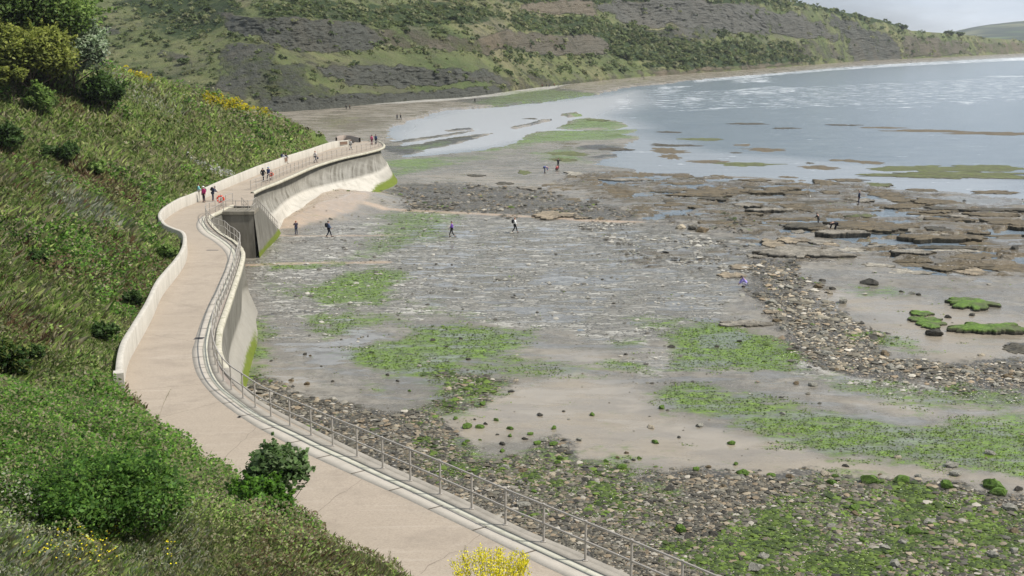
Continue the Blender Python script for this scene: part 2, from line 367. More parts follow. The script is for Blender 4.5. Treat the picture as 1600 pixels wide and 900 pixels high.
def mat_seawall():
    """board-marked sea wall: stains running down, a paler apron, algae along the foot"""
    t = NT('sea_wall_concrete'); A = t.sep(t.attr('maskA'))   # x apron, y algae, z dirt, plus painted shade under the far wall's lip
    u = t.attr('uv_len', 'Fac')
    cm = t.n('ShaderNodeCombineXYZ'); t.l(u, cm.inputs[0])
    st_ = t.n('ShaderNodeTexNoise'); st_.inputs['Scale'].default_value = 1.15; st_.inputs['Detail'].default_value = 7; st_.inputs['Roughness'].default_value = 0.7
    geo = t.n('ShaderNodeNewGeometry'); sx = t.n('ShaderNodeSeparateXYZ'); t.l(geo.outputs['Position'], sx.inputs[0])
    t.l(t.math('MULTIPLY', sx.outputs[2], 0.22), cm.inputs[2]); t.l(cm.outputs[0], st_.inputs['Vector'])
    n = t.noise(1.1, det=7, rough=0.7); n2 = t.noise(0.4, det=4)
    big_ = t.ramp(t.noise(0.28, det=5, rough=.6), [(0.38, 0.25), (0.6, 1.0)])
    c = t.mix(n, (0.19, 0.178, 0.148), (0.35, 0.333, 0.288)); c = t.mix(t.math('MULTIPLY', big_, t.ramp(st_.outputs['Fac'], [(0.42, 0.0), (0.6, 0.9)])), c, (0.10, 0.09, 0.068)); c = t.mix(t.ramp(t.noise(3.5, det=8, rough=.75), [(0.5, 0.0), (0.68, .5)]), c, (0.13, 0.115, 0.085))
    c = t.mix(t.math('MULTIPLY', A[2], t.ramp(n2, [(0.35, 0.55), (0.6, 1.0)])), c, (0.115, 0.108, 0.088))
    # panel joints
    fr = t.math('FRACT', t.math('MULTIPLY', u, 0.21)); jt = t.ramp(fr, [(0.0, 1.0), (0.018, 0.0)])
    c = t.mix(t.math('MULTIPLY', jt, 0.7), c, (0.07, 0.06, 0.045))
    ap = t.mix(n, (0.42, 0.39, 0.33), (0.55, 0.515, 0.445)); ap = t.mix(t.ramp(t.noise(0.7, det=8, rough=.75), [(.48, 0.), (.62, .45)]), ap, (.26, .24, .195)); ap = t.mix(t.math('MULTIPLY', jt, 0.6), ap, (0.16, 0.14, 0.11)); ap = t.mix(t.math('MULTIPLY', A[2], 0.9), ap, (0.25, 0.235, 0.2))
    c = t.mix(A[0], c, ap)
    c = t.mix(t.thr(A[1], t.noise(2.5, det=8, rough=.75), 0.2, 1.8), c, t.mix(n, (0.065, 0.095, 0.012), (0.18, 0.215, 0.025)))
    t.col(c); t.bump(t.noise(5, det=5), 0.4, 0.05); return t.m
M = {}
M['beach'] = mat_beach(); M['sea'] = mat_sea(); M['hill'] = mat_hill(); M['cliff'] = mat_cliff(); M['far'] = mat_far()
M['path'] = mat_path(); M['wall'] = mat_conc('parapet_render', (0.42, 0.39, 0.33), (0.56, 0.525, 0.455), 0.3)
M['margin'] = mat_conc('pale_concrete', (0.38, 0.345, 0.29), (0.46, 0.42, 0.36), 0.12)
M['kerb'] = mat_conc('kerb_concrete', (0.27, 0.245, 0.205), (0.36, 0.33, 0.28), 0.3)
M['channel'] = mat_conc('channel_stone', (0.42, 0.40, 0.32), (0.56, 0.54, 0.45), 0.15, 0.25)
M['coping'] = mat_conc('coping_concrete', (0.40, 0.37, 0.28), (0.60, 0.56, 0.46), 0.25, 0.5)
M['ledge'] = mat_conc('ledge_concrete', (0.27, 0.225, 0.19), (0.34, 0.285, 0.24), 0.2)
M['seawall'] = mat_seawall()
M['pier_dark'] = mat_conc('pier_concrete_dark', (0.12, 0.108, 0.085), (0.27, 0.245, 0.20), 0.9)
M['pier'] = mat_conc('pier_concrete', (0.17, 0.15, 0.115), (0.30, 0.27, 0.22), 0.8, 0.2)
M['steel'] = simple('galvanised_rail', (0.36, 0.33, 0.29), 0.5, 0.15, 20, 0.0, 0.5)
M['stone'] = mat_attrcol('beach_stone', 0.7)
def mat_ledge():
    t = NT('ledge_rock'); a = t.attr('col'); n = t.noise(3.0, det=9, rough=0.75); b = t.noise(0.8, det=6, rough=.6)
    c = t.mix(1.0, a, t.ramp(n, [(0.3, 0.35), (0.5, 0.95), (0.72, 1.75)]), 'MULTIPLY'); c = t.mix(t.ramp(b, [(0.48, 0.0), (0.62, 0.6)]), c, (0.10, 0.085, 0.06))
    t.col(c); t.rough(0.6); t.bump(n, 1.0, 0.15); return t.m
M['ledge_rock'] = mat_ledge()
def mat_boulder():
    t = NT('boulder_rock'); a = t.attr('col'); n = t.noise(5.0, det=8, rough=0.75)
    t.col(t.mix(1.0, a, t.ramp(n, [(0.3, 0.45), (0.5, 1.0), (0.72, 1.6)]), 'MULTIPLY')); t.rough(0.7); t.bump(n, 0.8, 0.1); return t.m
M['boulder'] = mat_boulder(); M['veg'] = mat_attrcol('leaf_blade', 0.55, 0.5); M['petal'] = mat_attrcol('flower_petal', 0.6, 0.3)
M['bark'] = simple('bark', (0.09, 0.07, 0.05), 0.9, 0.3, 12)
M['skin'] = simple('skin', (0.5, 0.3, 0.22), 0.6, 0.05)
# ------------------------------------------------------------------ line work traced from the photograph
WALLPX = [(545,229),(520,232),(485,244),(454,254),(433,262),(408,271),(380,283),(345,298),(306,317),(286,325),(272,333),(260,342),(254,350),(254,358),(262,369),(276,376),(288,381),(293,390),(291,408),(280,428),(254,462),(237,500),(217,537),(202,565),(196,590),(194,617)]
wp = np.array(WALLPX, float); WB = smooth(unpath(wp[:, 0], wp[:, 1]), 5)           # foot of the parapet, on the path
# hidden inner edge of the path further on, below the undergrowth
INPX = [(194,617),(212,645),(262,690),(325,735),(400,785),(490,838),(590,890),(680,940),(790,1010)]
ip = np.array(INPX, float); IN = smooth(unpath(ip[:, 0], ip[:, 1]), 4)
INNER = np.vstack([WB, IN[1:]])                                                      # far -> near
ext = INNER[-1] + (INNER[-1] - INNER[-4]) / np.linalg.norm(INNER[-1] - INNER[-4]) * 30
e0 = INNER[0] + np.array([-6, 26, 0.0])
INLINE = np.vstack([e0, INNER, ext])[:, :2]
def offdist(x, y, L=INLINE):
    best = np.full(x.shape, 1e18); sgn = np.ones(x.shape)
    for i in range(len(L) - 1):
        ax, ay = L[i]; bx, by = L[i + 1]; dx, dy = bx - ax, by - ay; l2 = dx * dx + dy * dy
        if l2 < 1e-9: continue
        t = np.clip(((x - ax) * dx + (y - ay) * dy) / l2, 0, 1)
        d = (x - ax - t * dx) ** 2 + (y - ay - t * dy) ** 2; cr_ = dx * (y - ay) - dy * (x - ax)
        m = d < best; best = np.where(m, d, best); sgn = np.where(m, np.where(cr_ < 0, 1, -1), sgn)
    return np.sqrt(best) * sgn
RIDGE = [(-500,20,135),(-200,60,145),(0,90,150),(100,100,155),(180,112,160),(240,126,165),(340,152,172),(420,181,178),(480,200,179),(525,216,180),(560,235,182)]
rg = np.array(RIDGE, float); _r = ray(rg[:, 0], rg[:, 1]); R_az = np.arctan2(_r[:, 0], _r[:, 1]); R_t = _r[:, 2] / np.hypot(_r[:, 0], _r[:, 1])
def hill_z(x, y):
    D = np.hypot(x, y); az = np.arctan2(x, y); off = offdist(x, y)
    zp = zpath(D); o = np.clip(off - 0.9 * sstep(50, 56, D) - .2, 0, None)
    near = sstep(52, 46, D)
    G = np.where(o < 15, 0.5 * o, 7.5 + 0.3 * (o - 15))
    bm = (fbm(x, y, 9, 3) - 0.5) * 2.6 * sstep(1, 8, o) + (fbm(x, y, 2.5, 5) - 0.5) * 0.8 * sstep(0.5, 3, o)
    z = zp + 0.15 + 0.55 * (1 - near) * sstep(0.2, 0.7, off) + G + bm
    Dr = np.interp(az, R_az, rg[:, 2]); ts = np.interp(az, R_az, R_t)
    zr = CZ + ts * Dr + (fbm(x, y, 7, 9) - 0.5) * 0.8
    w = sstep(Dr - 28, Dr, D) * sstep(0.5, 4, off); zl = CZ + ts * D
    z = np.minimum(z, zl + 0.5 * sstep(0, 1, 1 - w)) * 1.0
    z = z * (1 - w) + zr * w
    z = np.where(D > Dr, zr - (D - Dr) * 0.75, z)
    lim = 0.35 - 0.75 * near - near * (fbm(x, y, 1.2, 8) - .5) * 1.2
    z = np.where(off < lim, np.minimum(z, zp - 0.9 + np.clip(off - lim + 0.35, -0.3, 0.35) * 2.0), z)
    # hollow behind the kink in the parapet
    hx, hy = HOL; z = z - 1.6 * np.exp(-((x - hx) ** 2 + (y - hy) ** 2) / 3.5) * sstep(0.1, 0.6, off)
    return z
HOL = unpath(236.0, 362.0, 0.5)[:2]
def hillside():
    xs = np.r_[np.arange(-150, -40, .8), np.arange(-40, 9, 0.4)]; ys = np.r_[np.arange(-14, 70, 0.4), np.arange(70, 212, .7)]; X, Y = np.meshgrid(xs, ys)
    Z = hill_z(X.ravel(), Y.ravel()); off = offdist(X.ravel(), Y.ravel())
    V = np.stack([X.ravel(), Y.ravel(), Z], 1); Fc = gridfaces(len(ys), len(xs))
    keep = off[Fc].max(1) > -1.3
    Fc = Fc[keep]; used = np.unique(Fc); mp_ = -np.ones(len(V), int); mp_[used] = np.arange(len(used))
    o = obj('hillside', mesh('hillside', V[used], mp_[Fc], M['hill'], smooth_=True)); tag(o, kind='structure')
hillside()

# ------------------------------------------------------------------ cliffs and landslip terraces across the bay
TOE = np.array([(-400,176),(300,178),(430,173),(525,167),(575,161),(650,153),(749,150),(782,144),(800,138),(850,134),(900,129),(937,124),(1000,118),(1100,112),(1200,105),(1260,101),(1300,97),(1375,92),(1425,90),(1500,87),(1600,81),(2000,78)], float)
SKY = np.array([(-400,-70),(1130,-70),(1180,-30),(1210,-6),(1220,0),(1245,4),(1270,8),(1300,15),(1350,25),(1390,35),(1425,48),(1475,52),(1525,56),(1550,60),(1600,63.5),(1800,66),(2000,67)], float)
ROCKP = [  # polygon, strength, ochre, purple-grey
 ([(430,175),(425,150),(525,150),(560,150),(612,147),(687,142),(775,133),(786,144),(749,152),(650,156),(575,164),(500,172)],1,0,0),
 ([(357,65),(420,72),(428,100),(470,105),(482,128),(530,152),(500,168),(430,172),(330,135),(350,100)],.62,0,0),
 ([(495,105),(560,104),(637,103),(750,109),(790,118),(805,131),(750,126),(680,133),(615,136),(545,135),(505,120)],1,0,0),
 ([(340,20),(425,24),(525,32),(575,38),(590,60),(575,78),(500,82),(430,78),(400,60),(345,40)],.95,0,0),
 ([(590,45),(650,45),(700,55),(740,60),(800,50),(830,55),(800,75),(760,85),(700,80),(640,75),(600,70)],.62,.45,0),
 ([(800,48),(870,56),(930,55),(955,75),(940,86),(880,86),(820,80),(790,62)],.9,.35,.2),
 ([(690,120),(800,118),(900,124),(1000,116),(1000,122),(880,134),(800,140),(760,130)],.35,.1,0),
 ([(820,5),(850,2),(930,3),(928,27),(900,22),(820,20)],.95,.8,.4),
 ([(930,5),(1040,0),(1100,3),(1180,5),(1205,20),(1195,52),(1100,47),(1060,40),(1010,45),(960,30)],.95,.15,.9),
 ([(1010,50),(1080,42),(1130,55),(1120,65),(1030,62)],.6,0,.7),
 ([(1195,18),(1250,22),(1295,40),(1305,62),(1250,58),(1200,50)],.95,.1,.6),
 ([(1300,22),(1345,36),(1390,62),(1420,92),(1330,95),(1318,60)],.98,0,.15),
 ([(1405,55),(1450,58),(1520,68),(1530,84),(1420,90)],.68,.35,0),
 ([(1240,60),(1310,66),(1320,90),(1270,96),(1230,80)],.5,.1,.3),
 ([(1530,66),(1640,70),(1640,81),(1530,84)],.5,.5,0),
 ([(1000,112),(1100,107),(1250,98),(1250,103),(1100,113),(1000,119)],.6,.5,0),
 ([(140,38),(185,45),(180,56),(145,54)],.6,0,0), ([(245,75),(290,88),(300,100),(270,98),(245,85)],.6,0,0)]
SCRUBP = [([(960,50),(1060,46),(1100,70),(1130,92),(1060,96),(980,92),(920,80),(940,60)],.95),([(1050,85),(1160,62),(1240,70),(1270,100),(1100,108),(1000,105)],.8),
 ([(400,2),(560,3),(740,5),(790,20),(740,40),(600,42),(520,30),(400,24)],.62),([(930,86),(820,88),(870,75),(930,70),(960,92)],.5),
 ([(180,0),(360,-10),(400,20),(340,40),(300,70),(220,40)],.6),([(800,22),(930,28),(1000,50),(950,60),(860,55),(790,45)],.62),
 ([(720,-40),(1000,-40),(1200,-10),(1200,4),(900,4),(700,0)],.8),([(1200,-10),(1260,2),(1400,30),(1430,48),(1350,30),(1260,12),(1200,4)],.9),([(1300,60),(1500,60),(1640,70),(1640,76),(1400,70)],.3)]
GRASSP = [([(430,82),(600,84),(760,92),(800,104),(760,109),(637,102),(495,104),(425,90)],1),([(530,137),(625,139),(750,128),(780,133),(690,141),(612,146),(560,149)],1),([(480,110),(520,125),(545,150),(500,150)],.6),([(1200,53),(1262,60),(1235,68),(1200,62)],1)]
def cliffs():
    xs = np.arange(-330, 1960, 3.0); n = 250; nc = len(xs)
    toe = np.interp(xs, TOE[:, 0], TOE[:, 1]) + 1.0
    top = np.interp(xs, SKY[:, 0], SKY[:, 1]) + (fbm(xs, xs * 0, 9, 4) - .5) * 1.3
    v = np.linspace(0, 1, n)[:, None]; PY = toe + (top - toe) * v; PX = np.repeat(xs[None], n, 0)
    PYw = PY + (fbm(PX * .6, PY, 14, 11, 5, .65) - .5) * 17; PXw = PX + (fbm(PX, PY, 30, 12, 5, .65) - .5) * 60
    rock = np.zeros(PX.shape); och = rock.copy(); pur = rock.copy(); scr = rock.copy(); gr = rock.copy()
    for p, s_, oc, pu in ROCKP:
        p = np.array(p, float) * [0.35, 1]; m = sstep(-2.6, 2.2, sdf(PXw * 0.35, PYw, p)); rock = np.maximum(rock, m * s_); och = np.maximum(och, m * oc); pur = np.maximum(pur, m * pu)
    for p, s_ in SCRUBP: scr = np.maximum(scr, s_ * sstep(-4, 3, sdf(PXw * .35, PYw, np.array(p, float) * [0.35, 1])))
    for p, s_ in GRASSP: gr = np.maximum(gr, s_ * sstep(-2, 2, sdf(PXw * .35, PYw, np.array(p, float) * [0.35, 1])))
    scr = np.maximum(scr, 0.36) * (1 - gr * 0.75) * (1 - rock * 0.55)
    r = ray(PX, PY); tt = r[..., 2] / np.hypot(r[..., 0], r[..., 1]); az = np.arctan2(r[..., 0], r[..., 1])
    m = 0.17 + 0.08 * fbm(PX, PY, 70, 21) + 0.75 * rock ** 1.5 + 0.10 * scr + 0.15 * sstep(900, 1400, PX)
    D = np.zeros(PX.shape); z0 = 1.0; D[0] = (CZ - z0) / -tt[0]
    for k in range(1, n):
        dt = tt[k] - tt[k - 1]; D[k] = D[k - 1] * (1 + dt / (m[k] - tt[k]).clip(0.05))
    ker = np.exp(-np.linspace(-2.2, 2.2, 61) ** 2 / 2); ker /= ker.sum(); D = np.stack([np.convolve(np.pad(row, 30, mode='edge'), ker, 'valid') for row in D])
    # relief: gullies and lumps pushed along the ground, not along the picture
    wx, wy = D * np.sin(az), D * np.cos(az)
    lump = (fbm(wx, wy, 30, 31, 5, .6) - .5) * 9 * sstep(0.02, 0.2, v) * (1 - sstep(0.93, 1.0, v) * 0.8)
    gul = ((fbm(PX, PY * 1.6, 9, 41, 6, .75) - .5) * 9 + (fbm(PX, PY * .25, 6, 43, 4, .7) - .5) * 6) * rock * sstep(0.0, .05, v)
    amp = np.clip(D / 700, 0.5, 1.6)
    D2 = D + gul * amp; Z = CZ + tt * D + lump * 0.5 * amp * (0.6 + 0.0 * D)
    Z = np.where(v < 0.01, 0.3, Z)
    V = np.stack([D2 * np.sin(az), D2 * np.cos(az), Z], -1)
    # a beach-side skirt below the toe, and ground falling away behind the crest
    lo = V[0].copy(); lo[:, 2] = -2; back = V[-1].copy(); back[:, :2] *= 1.25; back[:, 2] = back[:, 2] - 12
    V = np.concatenate([lo[None], V, back[None]]); pad = lambda a: np.concatenate([a[:1], a, a[-1:]])
    A = np.stack([pad(rock), pad(scr), pad(rock * 0)], -1).reshape(-1, 3); B = np.stack([pad(och), pad(pur), pad(rock * 0)], -1).reshape(-1, 3)
    o = obj('cliffs', mesh('cliffs', V.reshape(-1, 3), gridfaces(n + 2, nc), M['cliff'], attrs={'maskA': A, 'maskB': B}, smooth_=True)); tag(o, kind='structure')
    return xs, V[1:-1], PX, PY, rock, scr
CL = cliffs()
def distant_hills():
    xs = np.linspace(1250, 1950, 160); crest = np.interp(xs, [1250,1460,1475,1500,1525,1550,1600,1700,1950], [62,60,53,47,42,38,32.5,26,20]) + (fbm(xs, xs * 0, 30, 2) - .5) * 2
    rows = []
    for k, v in enumerate(np.linspace(0, 1, 26)):
        y = 74 + (crest - 74) * v; r = ray(xs, y); tt = r[:, 2] / np.hypot(r[:, 0], r[:, 1]); D = 3100 + 1900 * v + 0 * xs; az = np.arctan2(r[:, 0], r[:, 1])
        rows.append(np.stack([D * np.sin(az), D * np.cos(az), CZ + tt * D + (fbm(D * az, D, 90, 5) - .5) * 8 * (1 - v)], 1))
    bk = rows[-1].copy(); bk[:, :2] *= 1.15; bk[:, 2] -= 100; rows.append(bk)
    V, Fc = loft(rows); tag(obj('distant_hills', mesh('distant_hills', V, Fc, M['far'], smooth_=True)), kind='structure')
distant_hills()

# ------------------------------------------------------------------ foreshore: masks traced on the ground
SEA = gpoly([(2400,60.8),(2000,76),(1600,89.5),(1500,94),(1375,101),(1300,106),(1200,115),(1175,117),(1100,123),(1025,132),(975,137),(925,149),(860,158),(800,165),(700,172),(662,180),(625,191),(605,203),(620,218),(640,236),(640,243),(700,240),(745,234),(780,226),(807,216),(850,206),(925,203),(990,203),(988,214),(975,226),(960,238),(945,250),(955,258),(1000,268),(1060,271),(1112,273),(1170,276),(1225,279),(1290,283),(1350,285),(1400,292),(1450,297),(1520,303),(1600,307),(1900,316),(2400,330)])
ISL = [gpoly(p) for p in ([(866,200),(885,195),(893,189),(920,186),(960,190),(982,197),(960,202),(900,203)], [(878,180),(900,177),(912,181),(890,183)],
  [(600,240),(600,232),(640,226),(690,217),(740,210),(768,208),(745,216),(700,228),(650,238)], [(598,222),(660,214),(700,208),(737,204),(720,209),(660,218),(600,228)], [(800,199),(840,190),(862,187),(835,194),(805,201)], [(700,203),(737,199),(738,202),(705,205)])]
ALG = [([(480,450),(520,435),(560,428),(598,420),(622,424),(615,465),(600,475),(500,478),(485,465)],.86),([(505,495),(560,490),(640,485),(645,505),(600,512),(520,525),(500,515)],.68),
 ([(545,550),(600,535),(640,510),(700,502),(770,512),(835,522),(835,537),(780,550),(710,580),(640,587),(575,582)],.84),([(1050,530),(1090,505),(1130,508),(1200,530),(1250,560),(1240,580),(1130,582),(1060,575)],.86),
 ([(935,569),(1000,564),(1005,575),(945,577)],.85),([(965,536),(1000,534),(1000,541),(970,542)],.8),([(690,560),(800,550),(930,570),(960,590),(820,592),(740,600)],.5),([(1000,500),(1060,498),(1060,508),(1000,508)],.6),
 ([(1025,612),(1100,597),(1180,608),(1300,640),(1400,660),(1500,652),(1700,640),(1700,742),(1600,742),(1500,737),(1400,722),(1300,712),(1200,682),(1100,657),(1030,640)],.76),([(1060,608),(1130,600),(1160,612),(1100,620)],.8),
 ([(1240,570),(1330,592),(1450,602),(1600,620),(1700,640),(1450,640),(1300,612)],.5),([(640,585),(780,585),(800,600),(760,622),(730,650),(670,655),(650,620)],.6),([(530,560),(600,600),(640,640),(560,600)],.4),
 ([(1180,800),(1250,770),(1400,762),(1600,785),(1700,800),(1700,1000),(1300,960),(1060,880),(1040,850),(1100,850)],.62),([(620,690),(860,700),(1000,740),(1080,790),(1000,830),(850,790),(700,740)],.47),([(1380,760),(1560,775),(1560,830),(1400,820)],.7),
 ([(600,250),(650,246),(705,244),(700,255),(650,268),(605,275)],.72),([(745,236),(780,225),(807,215),(850,205),(925,202),(990,203),(985,216),(900,219),(840,222),(800,232)],.82),([(700,245),(760,238),(800,240),(760,250),(700,256)],.45),
 ([(838,239),(890,231),(910,240),(900,256),(855,253)],.8),([(866,200),(885,195),(893,189),(920,186),(960,190),(982,197),(960,202),(900,203)],.85),([(878,180),(912,178),(905,183)],.8),([(640,232),(690,222),(700,228),(660,234)],.7),
 ([(590,335),(650,333),(720,337),(700,348),(690,375),(640,385),(560,400),(600,362)],.56),([(400,500),(414,508),(411,560),(396,590),(388,600)],.85),([(1365,527),(1440,545),(1425,553),(1380,541)],.7),([(1340,448),(1420,452),(1420,462),(1350,458)],.6),
 ([(425,415),(520,411),(525,415),(430,419)],.75),([(1100,345),(1180,350),(1180,356),(1100,352)],.2),([(610,460),(690,470),(760,500),(690,505),(640,490)],.45),([(420,440),(480,450),(480,475),(430,470)],.4),
 ([(800,145),(850,142),(930,147),(925,153),(860,160),(800,166),(760,168),(740,163)],.52),([(1240,760),(1320,740),(1380,740),(1300,770)],.5),([(940,700),(985,715),(1000,735),(940,740)],.5)]
PEB = [([(385,612),(402,590),(440,612),(520,622),(560,634),(610,640),(690,640),(695,665),(700,692),(760,702),(820,702),(850,680),(890,692),(900,720),(1000,742),(1100,738),(1200,752),(1300,742),(1400,757),(1500,757),(1700,782),(1700,1100),(200,1100),(250,700),(350,640)],1),
 ([(1170,400),(1240,412),(1262,440),(1300,480),(1350,520),(1400,556),(1500,566),(1600,566),(1700,575),(1700,628),(1600,614),(1480,607),(1330,592),(1240,567),(1205,505),(1165,440)],1),
 ([(690,580),(790,588),(805,598),(765,622),(738,642),(690,655),(660,640),(665,615)],.9),([(600,298),(640,286),(760,288),(850,298),(900,315),(1000,325),(1010,345),(850,342),(640,330)],.72),
 ([(430,352),(464,325),(485,310),(517,299),(600,301),(650,308),(625,325),(560,340),(470,357)],.30),([(900,320),(1200,330),(1200,420),(1000,420),(900,380)],.42),
 ([(800,138),(900,130),(880,140),(930,147),(925,154),(860,162),(800,167),(740,168),(700,160)],.8),([(420,598),(470,590),(480,602),(430,608)],.35),([(1040,395),(1170,400),(1160,440),(1000,440)],.4)]
SAND = [([(700,645),(800,600),(900,583),(1000,600),(1030,640),(1100,662),(1200,690),(1300,718),(1400,730),(1600,745),(1700,750),(1700,775),(1500,757),(1400,750),(1200,750),(900,718),(850,682),(700,700)],1),
 ([(300,175),(430,174),(520,172),(620,168),(660,180),(625,192),(600,215),(560,222),(430,215),(200,200)],.8),([(1250,450),(1400,468),(1600,500),(1700,540),(1700,580),(1600,570),(1450,560),(1350,505),(1290,470)],.9),([(740,268),(820,280),(900,300),(850,300),(760,290),(640,285),(640,275)],.75),
 ([(425,590),(470,578),(500,590),(480,606),(430,606)],.8),([(1180,600),(1300,615),(1450,640),(1600,655),(1600,665),(1450,650),(1300,630)],.9),([(820,545),(930,545),(960,560),(930,580),(850,560)],.85),
 ([(430,352),(464,325),(485,310),(517,299),(600,301),(640,312),(600,325),(540,345),(470,357)],1),([(940,136),(1050,128),(1200,112),(1400,97),(1600,87),(2000,74),(2400,60.6),(2400,60.3),(1600,81),(1300,97),(1100,112),(900,129),(800,140)],1),([(390,560),(430,545),(440,570),(400,590)],.5),([(980,740),(1100,730),(1180,770),(1120,830),(1000,800)],.35)]
LIME = [([(390,400),(420,368),(470,358),(560,342),(640,332),(850,344),(1010,348),(1180,385),(1185,430),(1150,470),(1180,500),(1100,500),(1000,530),(850,520),(700,500),(640,510),(560,490),(400,500),(376,450)],.75),([(400,500),(640,500),(640,530),(560,550),(400,540)],.5),
 ([(850,500),(1080,515),(1000,545),(880,535)],.8),([(1230,560),(1330,590),(1480,606),(1600,615),(1600,630),(1400,615),(1240,590)],.75),([(960,560),(1060,545),(1050,580),(1000,600)],.6),([(390,400),(420,368),(560,342),(700,335),(720,400),(640,480),(400,495),(376,450)],.8)]
POOL = [([(620,350),(1000,350),(1180,385),(1180,470),(1100,510),(700,500),(620,470)],.47),([(400,500),(700,500),(1000,530),(1180,560),(1600,620),(1600,740),(1200,700),(700,640),(400,600)],.44),([(800,440),(860,432),(985,431),(985,441),(900,448),(830,449)],.86),([(966,398),(990,393),(1018,400),(1005,408),(975,407)],.9),([(900,387),(940,387),(945,393),(900,393)],.88),([(1045,393),(1080,394),(1075,399),(1050,398)],.88),([(1105,385),(1150,386),(1145,391),(1110,391)],.88),
 ([(800,480),(860,472),(900,476),(860,492),(805,492)],.72),([(960,450),(1080,449),(1080,455),(960,456)],.72),([(1085,496),(1135,494),(1128,503),(1090,503)],.85),([(1105,525),(1150,519),(1170,526),(1150,545),(1105,544)],.88),([(470,545),(560,520),(625,515),(640,525),(600,530),(560,545),(540,575),(500,580),(470,570)],.74),
 ([(850,495),(915,498),(910,505),(860,503)],.8),([(1050,645),(1100,662),(1200,685),(1180,700),(1090,700),(1040,670)],.74),([(880,625),(1000,605),(1030,640),(1000,650),(920,640)],.55),([(585,155),(660,152),(660,165),(600,165)],.0),
 ([(500,185),(600,186),(615,200),(540,207),(500,200)],.66),([(1260,465),(1330,455),(1330,480),(1290,495)],.6),([(1440,395),(1480,420),(1560,440),(1560,447),(1470,425)],.9),([(1210,342),(1250,334),(1290,333),(1350,330),(1400,333),(1330,336),(1260,340),(1240,355),(1215,353)],.95),
 ([(1335,322),(1345,314),(1450,305),(1600,308),(1600,325),(1450,323)],.95),([(1560,500),(1620,490),(1620,510)],.6),([(1160,316),(1215,317),(1190,323)],.9),([(1020,322),(1030,316),(1020,325)],.9),([(1110,330),(1150,333),(1150,338)],.9),([(1000,300),(1040,299),(1045,304),(1000,305)],.9),
 ([(400,545),(480,520),(500,540),(440,565)],.5),([(870,225),(905,220),(895,230),(870,232)],.85),([(640,225),(700,243),(640,246)],.5),([(1000,330),(1100,350),(1250,365),(1600,340),(1600,300),(1400,290),(1200,282),(1000,275)],.52),([(960,275),(1120,282),(1110,300),(970,290)],.55),([(1320,610),(1420,655),(1420,670),(1300,640)],.6),([(1480,380),(1600,375),(1600,385),(1500,388)],.8),([(630,600),(690,600),(680,630),(640,630)],.5)]
BROWN = [([(950,268),(1000,266),(1060,272),(1200,280),(1350,288),(1450,300),(1640,310),(1640,420),(1480,440),(1380,400),(1300,370),(1180,365),(1100,352),(1000,340),(900,300),(860,280)],.64),([(1280,350),(1400,345),(1640,345),(1640,380),(1350,385)],.62),([(1180,375),(1350,395),(1300,410),(1190,405)],.5),([(965,398),(1180,370),(1190,400),(1000,420)],.42)]
DARK = [([(600,240),(600,228),(640,226),(690,217),(740,210),(768,208),(745,216),(700,228),(650,238)],.8),([(598,222),(660,214),(700,208),(737,204),(720,209),(660,218),(600,228)],.6),([(700,203),(737,199),(738,202),(705,205)],.8),([(1590,535),(1640,530),(1640,556),(1570,545)],.8),([(400,491),(520,481),(660,468),(720,468),(660,471),(520,485),(410,494)],.56),
 ([(895,228),(940,225),(978,230),(940,235),(900,234)],.75),([(905,245),(960,240),(980,241),(930,248)],.75),([(1230,628),(1330,645),(1400,700),(1250,680)],.36),([(395,500),(402,505),(400,560),(388,590)],.5),([(800,199),(840,190),(862,187),(835,194),(805,201)],.7),([(610,240),(700,222),(700,226),(620,246)],.6)]
OCHRE = [([(560,322),(700,330),(835,337),(935,343),(1010,346),(1010,349),(930,348),(830,341),(700,335),(560,327)],.72),([(382,412),(470,409),(612,408),(612,411),(470,413),(382,416)],.8),([(430,366),(500,367),(640,366),(640,369),(500,370),(430,369)],.72),([(425,360),(464,326),(485,311),(517,300),(600,303),(560,335),(470,357)],.60),([(640,395),(670,400),(660,404)],.0)]
PALE = [([(660,395),(670,396),(662,440),(655,480),(640,512),(636,512),(648,470),(655,430)],.62),([(1240,560),(1330,588),(1480,603),(1480,612),(1330,596),(1240,572)],.6),([(1000,560),(1060,548),(1040,590),(1010,585)],.36),([(560,160),(700,152),(800,143),(880,133),(900,131),(860,142),(790,152),(700,160),(560,168)],.75),([(900,550),(1050,540),(1100,545),(1000,555)],.4)]
MOUND = gpoly([(418,372),(432,356),(470,356),(540,345),(600,328),(640,313),(625,303),(590,304),(560,296),(520,280),(470,285),(430,320),(405,360)])
def msk(L, x, y, soft, wob):
    r = np.zeros(x.shape)
    for p, s_ in L:
        P = p if isinstance(p, np.ndarray) else gpoly(p)
        lo, hi = P.min(0) - 8, P.max(0) + 8; k = (x > lo[0]) & (x < hi[0]) & (y > lo[1]) & (y < hi[1])
        if not k.any(): continue
        d = sdf(x[k], y[k], P) + wob[k]; r[k] = np.maximum(r[k], s_ * sstep(-soft[k], soft[k], d))
    return r
